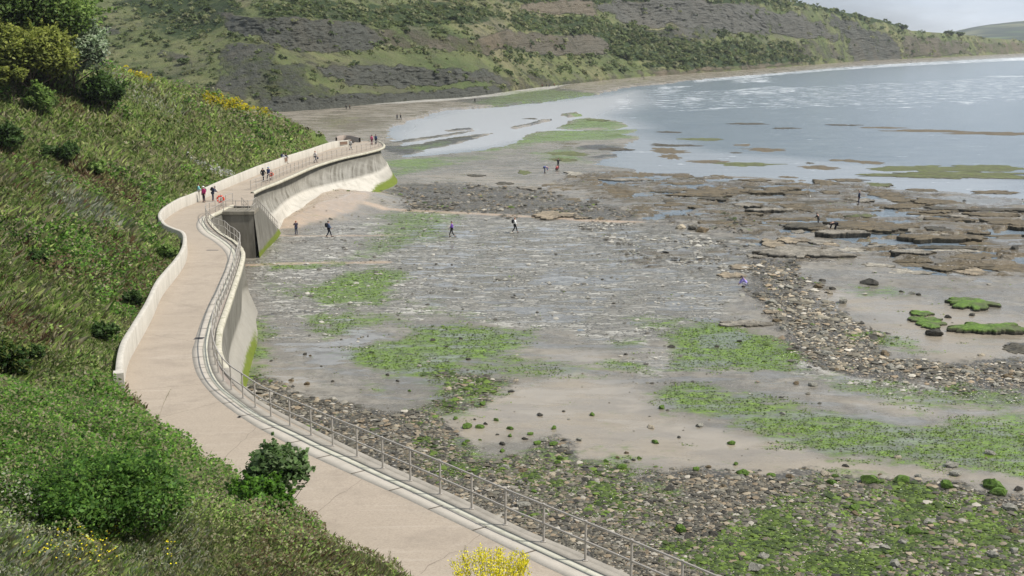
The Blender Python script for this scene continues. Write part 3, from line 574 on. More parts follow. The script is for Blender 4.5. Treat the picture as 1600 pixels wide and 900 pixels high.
def beach_fields(x, y):
    D = np.hypot(x, y); k = np.clip(D / 60, 0.5, 4)
    wob = (fbm(x, y, 5, 61, 5, .65) - .5) * 5.5 * k ** 0.7; soft = 1.5 * k
    f = {}
    f['sea'] = sdf(x, y, SEA) + (fbm(x, y * 1.0, 7, 62, 5, .6) - .5) * 2.2 * k
    for p in ISL: f['sea'] = np.minimum(f['sea'], -(sdf(x, y, p) + (fbm(x, y, 4, 63) - .5) * 2.5))
    for nm, L in (('alg', ALG), ('peb', PEB), ('sand', SAND), ('lime', LIME), ('pool', POOL), ('brown', BROWN), ('dark', DARK), ('ochre', OCHRE), ('pale', PALE)):
        sf = soft * (0.35 if nm in ('ochre', 'pale', 'dark') else 0.7 if nm == 'pool' else 1.0); wb = wob * (0.15 if nm in ('ochre', 'pale') else 0.5 if nm in ('pool', 'dark') else 1.0)
        f[nm] = msk(L, x, y, sf, wb)
    f['sand'] = np.maximum(f['sand'], sstep(200, 260, D) * 0.7)
    return f
def beach_z(x, y, f):
    D = np.hypot(x, y)
    z = (fbm(x, y, 6, 71) - .5) * 0.22 + (fbm(x, y, 1.3, 72) - .5) * 0.10 * (1 - f['sand'] * .8)
    z += f['peb'] * ((fbm(x, y, 1.1, 73) - .5) * 0.22 + 0.08)
    b = f['brown']; bl = fbm(x * 0.55, y * 1.4, 3.0, 74, 5, .6); z += b * 0.75 * (sstep(0.5, 0.56, bl) - 0.35)
    z *= (1 - f['pool'] * 0.7)
    z += np.clip(sdf(x, y, MOUND) * 0.22, 0, 1.35)
    z = z * sstep(0, 0.6, -f['sea'] / 3 + 0.5) + 0.0
    z = np.where(f['sea'] > 0, -0.12 - np.clip(f['sea'] * 0.12, 0, 1.2), z - 0.10 * sstep(-3, 0, f['sea']))
    rise = sstep(240, 330, D) * 0.6; return z + rise * (f['sea'] < 0)
def foreshore():
    ex = np.linspace(math.radians(-36), math.radians(38), 900); ys = np.r_[np.arange(1150, 640, -1.3), np.arange(640, 76, -0.8)]
    r0 = ray(0 * ys + 800, ys); tt = -r0[:, 2] / r0[:, 1]; Dd = CZ / tt
    Dd = np.r_[8, Dd]; AZ, DD = np.meshgrid(ex, Dd); x = (DD * np.tan(AZ)).ravel(); y = DD.ravel()
    f = beach_fields(x, y); z = beach_z(x, y, f); off = offdist(x, y)
    V = np.stack([x, y, z], 1); Fc = gridfaces(len(Dd), len(ex)); keep = (off[Fc].min(1) < 3) | (y[Fc].min(1) > 180)
    # a deep sea bed is not needed far out: drop cells well under water
    keep &= f['sea'][Fc].min(1) < 12
    Fc = Fc[keep]; used = np.unique(Fc); mp_ = -np.ones(len(V), int); mp_[used] = np.arange(len(used))
    A = np.stack([f['alg'], f['pool'], f['peb']], 1)[used]; B = np.stack([f['brown'], f['sand'], f['lime']], 1)[used]; Cc = np.stack([f['dark'], f['ochre'], f['pale']], 1)[used]
    o = obj('beach', mesh('beach', V[used], mp_[Fc], M['beach'], attrs={'maskA': A, 'maskB': B, 'maskC': Cc}, smooth_=True)); tag(o, kind='structure')
foreshore()
FOAM = [([(1080,124),(1175,115),(1300,106),(1400,100),(1500,94),(1620,89),(1620,93),(1500,99),(1400,104),(1300,110),(1175,121),(1080,130)],.42),([(1380,98),(1470,96),(1420,101),(1375,103)],.46),([(1550,90),(1620,87),(1620,94),(1560,95)],.5),
 ([(1130,120),(1200,117),(1210,128),(1150,130)],.37),([(1120,142),(1200,134),(1260,137),(1240,146),(1130,148)],.35),([(960,152),(985,155),(985,169),(965,170)],.37),([(1020,134),(1080,134),(1060,146),(1020,145)],.35),([(1060,150),(1105,152),(1100,160),(1060,158)],.37),
 ([(1500,160),(1520,159),(1520,162),(1500,163)],.55),([(1340,168),(1460,165),(1460,167),(1340,170)],.36),([(1540,118),(1640,117),(1640,120),(1540,121)],.37),([(1020,145),(1640,118),(1640,155),(1020,175)],.235),([(1240,104),(1360,98),(1450,97),(1350,106),(1240,110)],.37)]
SHAL = [([(600,215),(620,190),(700,170),(800,163),(930,150),(1000,140),(1010,160),(960,180),(1000,200),(920,205),(780,230),(640,246)],.95),([(940,210),(1000,205),(1100,235),(1600,275),(1640,320),(1300,290),(940,270)],.45)]
def sea():
    xs = np.linspace(math.radians(-36), math.radians(40), 420); D = np.r_[np.linspace(8, 120, 12), np.geomspace(125, 2500, 420), [3500, 6000]]
    AZ, DD = np.meshgrid(xs, D); x = (DD * np.tan(AZ)).ravel(); y = DD.ravel(); k = np.clip(np.hypot(x, y) / 60, .5, 6)
    wob = (fbm(x, y, 12, 81) - .5) * 3; fo = msk(FOAM, x, y, 0.8 * k, wob); sh = msk(SHAL, x, y, 2.0 * k, wob)
    V = np.stack([x, y, np.full(x.shape, -0.10)], 1)
    tag(obj('sea', mesh('sea', V, gridfaces(len(D), len(xs)), M['sea'], attrs={'maskA': np.stack([fo, sh, 0 * fo], 1)})), kind='structure')
sea()

def haze():
    t = bpy.data.materials.new('haze_air'); t.use_nodes = True; nt = t.node_tree
    for n in list(nt.nodes):
        if n.type != 'OUTPUT_MATERIAL': nt.nodes.remove(n)
    v = nt.nodes.new('ShaderNodeVolumePrincipled'); v.inputs['Color'].default_value = (0.88, 0.94, 1.0, 1); v.inputs['Density'].default_value = 0.00009; v.inputs['Anisotropy'].default_value = 0.2
    o_ = [n for n in nt.nodes if n.type == 'OUTPUT_MATERIAL'][0]; nt.links.new(v.outputs[0], o_.inputs['Volume'])
    tag(obj('haze', MB().box((0, 3000, 150), (13000, 7600, 312)).mesh('haze', t)), 'thin sea haze', kind='stuff')
haze()
# ------------------------------------------------------------------ promenade, walls, railings
def up_(pts, dz=0.0, n=5):
    p = np.array(pts, float); return smooth(unpath(p[:, 0], p[:, 1], dz), n)
def ug(pts, z=0.0, n=5):
    p = np.array(pts, float); return smooth(unp(p[:, 0], p[:, 1], z), n)
RAIL_NEAR = [(375,384),(376,391),(372,410),(368,424),(365,432),(361,442),(358,451),(354,461),(349,471),(345,481),(341,493),(338,504),(335,518),(332.5,534),(333,550),(337,571),(345.5,590.5),(360,608),(381.3,623.8),(407.5,642.5),(440.5,660),(480,678),(523,698.8),(570,719.5),(619.5,742.5),(674.3,766.8),(732.5,793.8),(796.8,824.3),(868.8,856.3),(950,893),(1045,936),(1150,985)]
PINK = [(307,350),(308,346),(306,354),(312,364),(332,376),(348,390),(355,404),(352,418),(336,454),(320,488),(308,520),(304,536),(300,550),(304,575),(315,597),(335,620),(360,640),(397,665),(447,692),(485,712),(562,747),(625,775),(687,805),(750,835),(812,866),(850,885),(920,917),(1010,960),(1120,1010)]
EDGE_NEAR = [(330,348),(331,353),(341,362),(356,372),(370,381),(379,391),(382,400),(377,422),(370,444),(363,466),(357,484),(350,505),(346,520),(345,550),(355,575),(367,592),(380,606),(400,623),(418,634),(447,650),(485,669),(560,706),(620,734),(687,764),(750,794),(825,831),(900,862),(1000,907),(1090,947),(1200,997)]
RAIL_COVE = [(375,385),(367,377),(360,373),(352,365),(343,362),(334,358),(326,350),(322,342),(323,337),(330,333.5),(338,330.5),(346,325.5),(352,322),(358,319.5),(364,318.5)]
RAIL_FAR = [(392,297),(403,293),(416,288),(433,279),(453,270),(471,263),(492,255),(517,248),(538,243),(564,237),(585,232),(597,228.5),(598.5,224.5),(590,222.5),(577,222)]
LIP = [(396,302),(410,295),(433,286),(455,276.5),(492,260.5),(531,248.5),(573,239),(592,234),(600,230),(600.5,226.5),(594,222),(577,220.5),(557,221)]
BRK = [(398,352),(424,339),(440,325),(455,311),(480,301),(510,293.5),(555,281),(578,275),(592,270),(602,263.5),(606,256),(602,250)]
BASE_FAR = [(431,364),(445,346),(464,326),(485,311),(517,300.5),(538,299.5),(568,303),(590,302),(606,296.5),(618,291),(622,285),(618,278)]
def resn(P, n): return resample(P, n)
# ---- deck: one sheet built from stations across the way, near part
inner = np.vstack([WB, IN[1:]])
outer_px = EDGE_NEAR[::-1]; ON = up_(outer_px); ON = resample(ON, step=0.4)                     # near -> cove
# cove and pier edge then far lip
COVE = up_([(330,348),(326,343),(326,339),(335,335.5),(348,329),(364,321)]); PIERTOP = up_([(364,321),(393,321),(397,304),(400,300)], n=2)
FARL = resample(up_(LIP[1:]), step=0.5)
outline = np.vstack([inner + 0, FARL[::-1][:0]])
def deck():
    bm = bmesh.new()
    # inner ring pushed 0.15 m under the parapet
    ring = [p for p in inner[::-1]] + [unpath(557.0, 220.5)] + [p for p in FARL[::-1]] + [p for p in PIERTOP[::-1][1:]] + [p for p in COVE[::-1][1:]] + [p for p in ON[::-1][1:]]
    ring = np.array(ring)
    nI = len(inner); Ti = np.gradient(inner[::-1], axis=0)[:, :2]; Ti /= np.linalg.norm(Ti, axis=1)[:, None] + 1e-9
    w_ = np.zeros(nI); w_[:len(IN) - 1] = 1.6; w_[len(IN)-1:len(IN)+8] = np.linspace(1.4, 0.1, 9); w_[w_ == 0] = .1
    for i in range(nI):
        nv = np.array([-Ti[i, 1], Ti[i, 0]]); ring[i, :2] += nv * w_[i]
    keep = [0]
    for i in range(1, len(ring)):
        if np.linalg.norm(ring[i] - ring[keep[-1]]) > 0.12: keep.append(i)
    ring = ring[keep]
    # widen on the land side so the undergrowth grows over it
    vs = [bm.verts.new((p[0], p[1], zpath(math.hypot(p[0], p[1])))) for p in ring]
    f = bm.faces.new(vs); bmesh.ops.triangulate(bm, faces=[f])
    for k in range(3):
        es = [e for e in bm.edges if e.calc_length() > 2.2]
        if es: bmesh.ops.subdivide_edges(bm, edges=es, cuts=1)
        bmesh.ops.triangulate(bm, faces=[f for f in bm.faces if len(f.verts) > 3])
    for v in bm.verts: v.co.z = float(zpath(math.hypot(v.co.x, v.co.y)))
    bmesh.ops.recalc_face_normals(bm, faces=bm.faces)
    if sum(f.normal.z for f in bm.faces) < 0: bmesh.ops.reverse_faces(bm, faces=bm.faces)
    me = bpy.data.meshes.new('path'); bm.to_mesh(me); me.materials.append(M['path'])
    tag(obj('path', me), kind='structure')
deck()
def zfix(P, dz=0.0):
    P = np.array(P, float); P[:, 2] = zpath(np.hypot(P[:, 0], P[:, 1])) + dz; return P
def near_strips():
    n = 420
    R = resample(up_(RAIL_NEAR), n); E = resample(up_(EDGE_NEAR[5:]), n)
    # match the pink line and edge to each rail station by nearest point
    Pk = resample(up_(PINK[3:]), 900)
    def nearest(A, Q): return Q[np.argmin(((A[:, None, :2] - Q[None, :, :2]) ** 2).sum(-1), 1)]
    P = nearest(R, Pk); Ed = nearest(R, resample(up_(EDGE_NEAR[4:]), 900))
    for _ in range(6): P[1:-1] = (P[:-2] + P[1:-1] * 2 + P[2:]) / 4; Ed[1:-1] = (Ed[:-2] + Ed[1:-1] * 2 + Ed[2:]) / 4
    def lerp(t): return P * (1 - t) + R * t
    def strip(name, A, B, mat, dz, seg=True):
        A, B = zfix(A, dz), zfix(B, dz); A2, B2 = A - [0, 0, .05], B - [0, 0, .05]
        V, Fc = loft([A2, A, B, B2]); tag(obj(name, mesh(name, V, Fc, M[mat])), kind='structure')
    k0 = 30; P, R, Ed = P[k0:], R[k0:], Ed[k0:]; n -= k0
    strip('pavement_margin', P, lerp(.50), 'margin', 0.004)
    strip('drainage_channel', lerp(.50), lerp(.74), 'channel', 0.010)
    strip('kerb_strip', lerp(.74), R * 0.75 + Ed * 0.25, 'kerb', 0.016)
    # thin dark joint lines between paving bays
    mb = MB()
    for i in range(14, n - 2, 13):
        a, b = zfix(P[i:i + 1], 0.018)[0], zfix(lerp(.5)[i:i + 1], 0.018)[0]; d = b - a; w = np.array([-d[1], d[0], 0]); w = w / (np.linalg.norm(w) + 1e-9) * 0.018
        mb.add([a - w, a + w, b + w, b - w], [[0, 1, 2, 3]])
    tag(obj('pavement_joints', mb.mesh('pavement_joints', M['bark'])), kind='structure')
    return R, Ed
R_near, Ed_near = near_strips()
def cove_strips():
    P = up_([(352,416),(355,404),(349,391),(333,377),(314,365),(307,355),(308,346),(314,339)]); R = up_([(370,417),(373,402),(371,390),(356,376.5),(334,362),(325,352),(322,344),(324,337)])
    for nm, a, b, m, dz in (('pavement_margin', 0, .5, 'margin', .004), ('drainage_channel', .5, .74, 'channel', .010), ('kerb_strip', .74, 1.0, 'kerb', .016)):
        A, B = zfix(P * (1 - a) + R * a, dz + .001), zfix(P * (1 - b) + R * b, dz + .001); V, Fc = loft([A - [0, 0, .05], A, B, B - [0, 0, .05]]); tag(obj(nm, mesh(nm, V, Fc, M[m])), kind='structure')
cove_strips()
def joints():
    mb = MB()
    for (a, b) in [((250,468),(322,484)),((226,521),(304,534)),((200,610),(318,600)),((240,655),(345,628)),((330,735),(400,668)),((470,818),(565,749)),((640,905),(750,836)),((275,432),(342,440)),((296,395),(352,400)),((258,345),(306,352)),((300,322),(345,322)),((345,303),(398,300)),((386,284),(420,285)),((440,262),(470,263))]:
        p, q = unpath(*map(float, a)), unpath(*map(float, b)); L = resample(np.array([p, q]), 12); L = zfix(L, 0.004); d = q - p; w = np.array([-d[1], d[0], 0]); w = w / np.linalg.norm(w) * 0.012; L[1:-1] += (RNG.rand(10, 1) - .5) * .12 * np.sign(d) * [1, -1, 0]
        V, Fc = loft([L - w, L + w]); mb.add(V, Fc.tolist())
    tag(obj('paving_joint_lines', mb.mesh('paving_joint_lines', simple('joint_dark', (0.23, 0.19, 0.15), 0.9))), kind='structure')  # joint lines in their own darker brown
joints()
# ---- parapet wall
def parapet():
    P = resample(WB, step=0.35); T = np.gradient(P, axis=0)[:, :2]; T /= np.linalg.norm(T, axis=1)[:, None]; N = np.stack([T[:, 1], -T[:, 0]], 1)
    for _ in range(3): N[1:-1] = (N[:-2] + N[1:-1] + N[2:]) / 3
    mid = P[len(P) // 2, :2]; s_ = 1 if offdist(np.array([P[40, 0] + N[40, 0]]), np.array([P[40, 1] + N[40, 1]]))[0] > 0 else -1
    N = N * s_; N3 = np.c_[N, np.zeros(len(N))]; h = np.array([0, 0, 1.08])
    P = zfix(P); rows = [P - [0, 0, .3], P + h * 0.97, P + h + N3 * 0.03, P + h + N3 * 0.27, P + h * .97 + N3 * 0.3, P + N3 * 0.3 - [0, 0, 1.6]]
    V, Fc = loft(rows); o = obj('parapet_wall', mesh('parapet_wall', V, Fc, M['wall'])); tag(o, 'long curving pale rendered parapet wall along the grassy hillside side of the promenade', 'wall')
    for e, nm in ((0, 0), (-1, 1)):
        c = P[e] + N3[e] * 0.15; t = T[e] * (1 if e else -1)
        rzz = math.atan2(T[e][1], T[e][0]); m = MB().box((0, 0, .46), (0.5 if e else 0.3, 0.42, 1.32), rzz)
        obj('end_pier', m.mesh('end_pier', M['wall']), o, loc=tuple(c + np.r_[t * 0.2, 0]))
    return P, N3
PP, PN = parapet()
# ---- sea walls
def wall_sheet(name, rows, AP, AL, DK, label, mat='seawall', cat='sea wall'):
    n = len(rows[0]); V, Fc = loft(rows); L = np.r_[0, np.cumsum(np.linalg.norm(np.diff(rows[0], axis=0), axis=1))]
    A = np.stack([np.repeat(AP, n), np.repeat(AL, n), np.repeat(DK, n)], 1) if np.ndim(AL) == 1 else np.stack([np.repeat(AP, n), np.concatenate(AL), np.concatenate(DK)], 1)
    o = obj(name, mesh(name, V, Fc, M[mat], attrs={'maskA': A, 'uv_len': np.tile(L, len(rows))}, smooth_=False))
    return tag(o, label, cat)
def far_wall():
    K = [((396,302),(418,380),0,(408,356)),((410,295),(431,364),0,(422,341)),((433,286),(440,352),.2,(432,331)),((455,276.5),(464,326),1.0,(453,312)),((492,260.5),(490,309),1.3,(483,298)),((531,248.5),(538,299.5),1.1,(524,288)),((573,239),(572,303),.3,(560,279.5)),
         ((592,234),(600,299),0,(586,272)),((600,230),(614,293),0,(599,266)),((600.5,226.5),(621,287),0,(606,259)),((594,222),(618,278),0,(602,251)),((577,220.5),(596,272),0,(585,246))]
    L = zfix(up_([k[0] for k in K], n=16)); G = np.array([unp(float(k[1][0]), float(k[1][1]), k[2]) for k in K]); B = np.array([unp(float(k[3][0]), float(k[3][1]), 1.9) for k in K])
    G = catmull(G, 16); B = catmull(B, 16); n = len(L)
    d = B - L; d[:, 2] = 0; T = np.gradient(L, axis=0); T[:, 2] = 0; T /= np.linalg.norm(T, axis=1)[:, None]; nn_ = np.c_[T[:, 1], -T[:, 0], 0 * T[:, 0]]
    nn_ *= np.sign((nn_ * d).sum(1).mean()); d = nn_
    for _ in range(10): d[1:-1] = (d[:-2] + d[1:-1] + d[2:]) / 3
    d /= np.linalg.norm(d, axis=1)[:, None]; din = -d; Ls = L
    cop = [Ls + din * 0.32 - [0, 0, .05], Ls + din * 0.32 + [0, 0, .12], Ls + [0, 0, .12], Ls + d * 0.1 + [0, 0, .04], Ls + d * .1 + [0, 0, -.20], Ls + din * 0.5 + [0, 0, -.34]]
    top = Ls + din * 0.62 + [0, 0, -.34]; face = [top * (1 - k) + B * k - d * 0.35 * math.sin(math.pi * k) for k in np.linspace(0, 1, 9)]
    apr = [B * (1 - k) + G * k - np.array([0, 0, .22 * math.sin(math.pi * k)]) for k in np.linspace(0, 1, 6)[1:]]
    e = (G - B); e /= np.linalg.norm(e, axis=1)[:, None]; apr.append(G + e * 2.2)
    q = np.linspace(0, 1, n); rows2 = face + apr; AP, AL, DK = [], [], []
    for i in range(len(rows2)):
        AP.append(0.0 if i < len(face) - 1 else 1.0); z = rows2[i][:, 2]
        AL.append(1.1 * sstep(0.56, 0.64, q) * sstep(1.25, 0.25, z) + 0.45 * sstep(0.50, 0.6, q) * sstep(.7, 0.2, z)); DK.append(np.clip(0.9 * sstep(3.0, 3.6, z) + sstep(0.62, .68, q) * 0.6 * sstep(2.3, 1.4, z) + 0.3 * sstep(.12, .0, q), 0, 1))  # first DK term paints the coping's shade as a dark band
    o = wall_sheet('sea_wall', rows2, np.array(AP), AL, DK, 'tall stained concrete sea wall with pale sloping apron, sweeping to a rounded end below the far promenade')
    V, Fc = loft(cop); obj('coping', mesh('coping', V, Fc, M['coping']), o)
    return o
far_wall()
def near_wall():
    px = EDGE_NEAR[5:]; L = resample(zfix(up_(px)), step=0.5); n = len(L)
    T = np.gradient(L, axis=0)[:, :2]; T /= np.linalg.norm(T, axis=1)[:, None]; N = np.c_[-T[:, 1], T[:, 0]]
    if (N[:, 0]).mean() < 0: N = -N
    for _ in range(8): N[1:-1] = (N[:-2] + N[1:-1] + N[2:]) / 3
    N /= np.linalg.norm(N, axis=1)[:, None]; d = np.c_[N, np.zeros(n)]; D = np.hypot(L[:, 0], L[:, 1])
    hgt = 0.13 * sstep(47, 52, D)
    h = lambda v: np.c_[np.zeros((n, 2)), v * np.ones(n)]
    din = -d
    cop = [L + din * .26 - h(.03), L + din * .26 + h(hgt), L + din * .2 + h(hgt + .03), L + d * .0 + h(hgt + .03), L + d * .07 + h(hgt - .04), L + d * .07 - h(.16), L + d * .0 - h(.2)]
    # pale wall face then sloping apron; the apron foot was traced
    px2 = [(372,470),(382,479),(392,492),(400,504),(403,520),(402,542),(395,567),(389,598),(386,618)]
    G = resample(ug(px2, -0.05), 200); Bk = resample(ug([(366,462),(377,482),(377,496),(371,515),(364,534),(358,556),(356,574),(360,600)], 2.0), 200)
    foot = L + d * 1.5; foot[:, 2] = -0.1; brk = L + d * .75; brk[:, 2] = 2.0
    def pull(P, Q, r):
        dd = ((P[:, None, :2] - Q[None, :, :2]) ** 2).sum(-1); j = dd.argmin(1); m = np.sqrt(dd.min(1)); w = sstep(r, r * .4, m) * sstep(56, 61, D) * sstep(92, 86, D); return P * (1 - w[:, None]) + Q[j] * w[:, None]
    foot = pull(foot, G, 5.0); brk = pull(brk, Bk, 4.0)
    for _ in range(10):
        foot[1:-1] = (foot[:-2] + foot[1:-1] * 2 + foot[2:]) / 4; brk[1:-1] = (brk[:-2] + brk[1:-1] * 2 + brk[2:]) / 4
    top = L - h(.2); face = [top * (1 - k) + brk * k for k in np.linspace(0, 1, 7)]; apr = [brk * (1 - k) + foot * k for k in np.linspace(0, 1, 6)[1:]]
    apr.append(foot + d * .2 - h(.6))
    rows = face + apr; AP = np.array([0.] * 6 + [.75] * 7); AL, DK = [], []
    for i in range(len(rows)):
        z = rows[i][:, 2]; AL.append(1.05 * sstep(.95, .45, z) * sstep(86, 76, D)); DK.append(0.38 + 0.25 * sstep(2.4, 1.0, z) + 0.25 * sstep(80, 95, D))
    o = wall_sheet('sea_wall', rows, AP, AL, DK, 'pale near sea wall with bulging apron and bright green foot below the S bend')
    V, Fc = loft(cop); obj('coping', mesh('coping', V, Fc, [M['coping'], M['kerb']], midx=np.tile((D[:-1] < 51).astype(int), len(cop) - 1)), o)
    # lower ledge between railing and coping
    R = R_near; dd = ((L[:, None, :2] - R[None, :, :2]) ** 2).sum(-1); Rn = zfix(R[dd.argmin(1)], 0.020); k = D > 48
    V, Fc = loft([Rn[k] + d[k] * .06, (L + din * .25 + h(.020))[k]]); obj('ledge', mesh('ledge', V, Fc, M['ledge']), o)
near_wall()
# cove wall and the pier
def cove_pier():
    L = resample(zfix(up_([(379,391),(370,381),(356,372),(341,362),(330,350),(327,343),(330,338),(345,331),(364,321.5)])), 60)
    base = L.copy(); base[:, 2] = -0.1; cen = L.mean(0); d = np.zeros_like(L); d[:, 0] = 0.5
    base = base + d
    rows = [L - [0, 0, .1 + 0 * i] if i == 0 else (L - [0, 0, .1]) * (1 - i / 6) + base * (i / 6) for i in range(7)]
    n = len(L); z = np.zeros((7, n)); zz = [r[:, 2] for r in rows]
    o = wall_sheet('sea_wall', rows, np.zeros(7), [0 * a for a in zz], [0.75 + 0 * a for a in zz], 'short concave concrete wall in the cove between the S bend and the stair pier')
    T = np.gradient(L, axis=0); T[:, 2] = 0; T /= np.linalg.norm(T, axis=1)[:, None]; N = np.c_[T[:, 1], -T[:, 0], 0 * T[:, 0]]
    if N[30, 0] < 0: N = -N
    V, Fc = loft([L - N * .2 + [0, 0, .1], L + N * .1 + [0, 0, .1], L + N * .1 - [0, 0, .22], L - [0, 0, .24]]); obj('coping', mesh('coping', V, Fc, M['coping']), o)
    # pier block: platform with front face towards the viewer and the stair flank along the sea side
    ztop = float(zpath(118)); A = unp(364., 320.5, ztop); B = unp(394., 320., ztop)
    Bb = unp(393.5, 405., -0.15); Ab = unp(362., 405., -0.15); Ft = unp(407., 303., ztop); Fb = unp(431., 366., -0.15)
    # true vertical corner: the foot straight below gives the plan
    B = np.array([Bb[0] * 0.985, Bb[1] * 1.0, ztop]); 
    uE = Fb - Bb; uE[2] = 0; Lh = np.linalg.norm(uE); uE /= Lh; 
    A = np.array([B[0] - 3.0, B[1] + 0.6, ztop]); 
    mb = MB(); hgt = ztop
    # stair: first 2.2 m level, then steps falling to the beach along uE
    nn = np.array([uE[1], -uE[0], 0]); nn = nn if nn[0] > 0 else -nn
    w = 1.7
    pf = [B - nn * 3.2, B, B + uE * 2.4, B + uE * 2.4 - nn * 3.2]
    def block(c, ztop_, zb=-0.6, bat=0.35):
        c = [np.array(p) for p in c]; m = sum(c) / 4; V = []
        for p in c: V.append([p[0], p[1], zb])
        for p in c: q = p + (m - p) / np.linalg.norm((m - p)[:2]) * 0.0; V.append([q[0], q[1], ztop_])
        return V, [[0, 3, 2, 1], [4, 5, 6, 7], [0, 1, 5, 4], [1, 2, 6, 5], [2, 3, 7, 6], [3, 0, 4, 7]]
    mb.add(*block(pf, ztop + .02))
    root = obj('stair_pier', mb.mesh('stair_pier', M['pier_dark'])); tag(root, 'square dark stained concrete pier carrying a landing and steps down to the shore', 'pier')
    cp = MB(); o_ = lambda p, a, b: p + nn * a + uE * b; cp.add(*block([o_(pf[0], -.1, -.12), o_(pf[1], .12, -.12), o_(pf[2], .12, 0), o_(pf[3], -.1, 0)], ztop + .06, ztop - .26)); obj('cap', cp.mesh('cap', M['pier']), root)
    steps = MB(); s0 = 2.4; ns = 24; run = max(0.3, (Lh - s0) / ns)
    for i in range(ns):
        a = B + uE * (s0 + i * run + 0.002); b = B + uE * (s0 + (i + 1) * run); zt = ztop - (i + 1) * (ztop + .05) / (ns + 1)
        steps.add(*block([a - nn * w, a, b, b - nn * w], zt))
    obj('stair_flight', steps.mesh('stair_flight', M['pier']), root)
    # sea-side skin, battered, stained and green at the foot
    q = np.linspace(0, 1, 40); top = np.array([B + uE * (Lh * t) for t in q]) + nn * .03; top[:, 2] = np.where(q * Lh < s0, ztop, ztop - (q * Lh - s0) / (Lh - s0) * (ztop)) + .35
    top[:, 2] = np.minimum(top[:, 2], ztop + .02)
    bot = np.array([B + uE * (Lh * t) for t in q]) + nn * .45; bot[:, 2] = -.5
    rows = [top * (1 - k) + bot * k for k in np.linspace(0, 1, 9)]; n = 40
    AL = [1.1 * sstep(1.0, .25, r[:, 2]) for r in rows]; DK = [0.75 + 0 * r[:, 2] for r in rows]
    V, Fc = loft(rows); Ln = q * Lh
    A_ = np.stack([np.zeros(9 * n), np.concatenate(AL), np.concatenate(DK)], 1)
    obj('flank', mesh('flank', V, Fc, M['seawall'], attrs={'maskA': A_, 'uv_len': np.tile(Ln, 9)}), root)
    return ztop, A, B, uE, nn, Lh, s0
ZT, PA, PB, PU, PNN, PL, PS0 = cove_pier()
# end wall where the way bends behind the hill
def end_wall():
    L = resample(zfix(up_([(527,222),(530,219.5),(538,218),(548,219),(556,221),(561,222.5)])), 24); T = np.gradient(L, axis=0); T[:, 2] = 0; T /= np.linalg.norm(T, axis=1)[:, None]; N = np.c_[-T[:, 1], T[:, 0], 0 * T[:, 0]]
    h = lambda v: np.array([0, 0, v]); V, Fc = loft([L - h(.5), L + h(.8), L + h(.8) + N * .3, L + N * .3 - h(.5)])
    tag(obj('end_wall', mesh('end_wall', V, Fc, M['ledge'])), 'low dark curved wall at the far end of the promenade, where it turns behind the hill', 'wall')
end_wall()
# ---- railings
def post_mesh(h=1.1):
    m = MB(); m.tube([(0, 0, 0), (0, 0, h)], 0.034, 8); m.box((0, 0, .012), (.13, .13, .024)); m.tube([(0, 0, h - .045), (0, 0, h + .045)], [0.044, 0.038], 8); return m.mesh('post', M['steel'])
PM = post_mesh()
def railing(P, label, step, ends=True, extra=0.0, group='steel railings of the promenade'):
    P = np.array(P, float); S = resample(P, step=step); base = S[0]
    root = obj('railing', None, loc=tuple(base)); tag(root, label, 'railing', group)
    for s in S:
        obj('post', PM, root, loc=tuple(s - base))
    Q = resample(P, step=0.6) - base
    for nm, z in (('top_rail', 1.1), ('middle_rail', .55)):
        obj(nm, MB().tube(Q + [0, 0, z], 0.031, 8).mesh(nm, M['steel']), root)
    return root
railing(resample(zfix(up_(RAIL_NEAR), .02), step=.5)[::-1], 'long two-bar steel railing following the near promenade around the S bend above the shingle', 1.72)
railing(zfix(up_(RAIL_COVE), .02), 'two-bar steel railing curving round the small cove to the pier landing', 1.5)
c1 = PB - PNN * 3.0 + PU * .15; c2 = PB - PNN * .15 + PU * .15; c3 = PB - PNN * .15 + PU * 2.3
railing([c1 + [0, 0, .02], (c1 + c2) / 2 + [0, 0, .02], c2 + [0, 0, .02], c3 + [0, 0, .02]], 'short railing boxed around the square landing on top of the dark pier', 1.3)
st_l = [PB + PU * (PS0 + t * (PL - PS0)) - PNN * .1 + np.array([0, 0, -t * (ZT - .15)]) for t in np.linspace(0, 1, 12)]
railing(st_l, 'sloping handrail on the sea side of the pier steps going down to the shore', 1.2)
st_l = [PB + PU * (PS0 + t * (PL - PS0)) - PNN * 1.6 + np.array([0, 0, -t * (ZT - .15)]) for t in np.linspace(0, 1, 12)]
railing(st_l, 'sloping handrail on the wall side of the pier steps going down to the shore', 1.2)
railing(zfix(up_(RAIL_FAR), .02), 'far railing along the outer edge of the promenade out to its rounded tip', 1.85)
# ---- life ring, plaques, drain covers
def life_ring(px, py, label, s=0.38):
    p = unpath(px, py); root = obj('life_ring', None, loc=tuple(p)); tag(root, label, 'life ring')
    t = np.linspace(0, 2 * math.pi, 25); m = MB(); m.tube(np.stack([np.cos(t) * s * .8, 0 * t - .08, np.sin(t) * s * .8 + .75], 1), .10, 8)
    obj('ring', m.mesh('ring', simple('orange_buoy', (0.72, 0.07, 0.03), 0.5)), root)
    bm_ = simple('buoy_band', (0.75, 0.35, 0.3), 0.5)
    for a in (.8, 2.35, 3.9, 5.5):
        m = MB(); m.tube(np.array([(math.cos(a + k) * s * .8, -.08, math.sin(a + k) * s * .8 + .75) for k in (-.12, 0, .12)]), .106, 8); obj('band', m.mesh('band', bm_), root)
    obj('post', MB().tube([(0, .02, 0), (0, .02, 1.25)], .04, 8).box((0, .0, .75), (.12, .05, .7)).mesh('post', M['steel']), root)
life_ring(345.5, 322.0, 'bright orange-red life ring on a post beside the pier railing', .42)
life_ring(424.5, 281.5, 'small orange life ring seen through the far railing behind two walkers in dark clothes', .26)
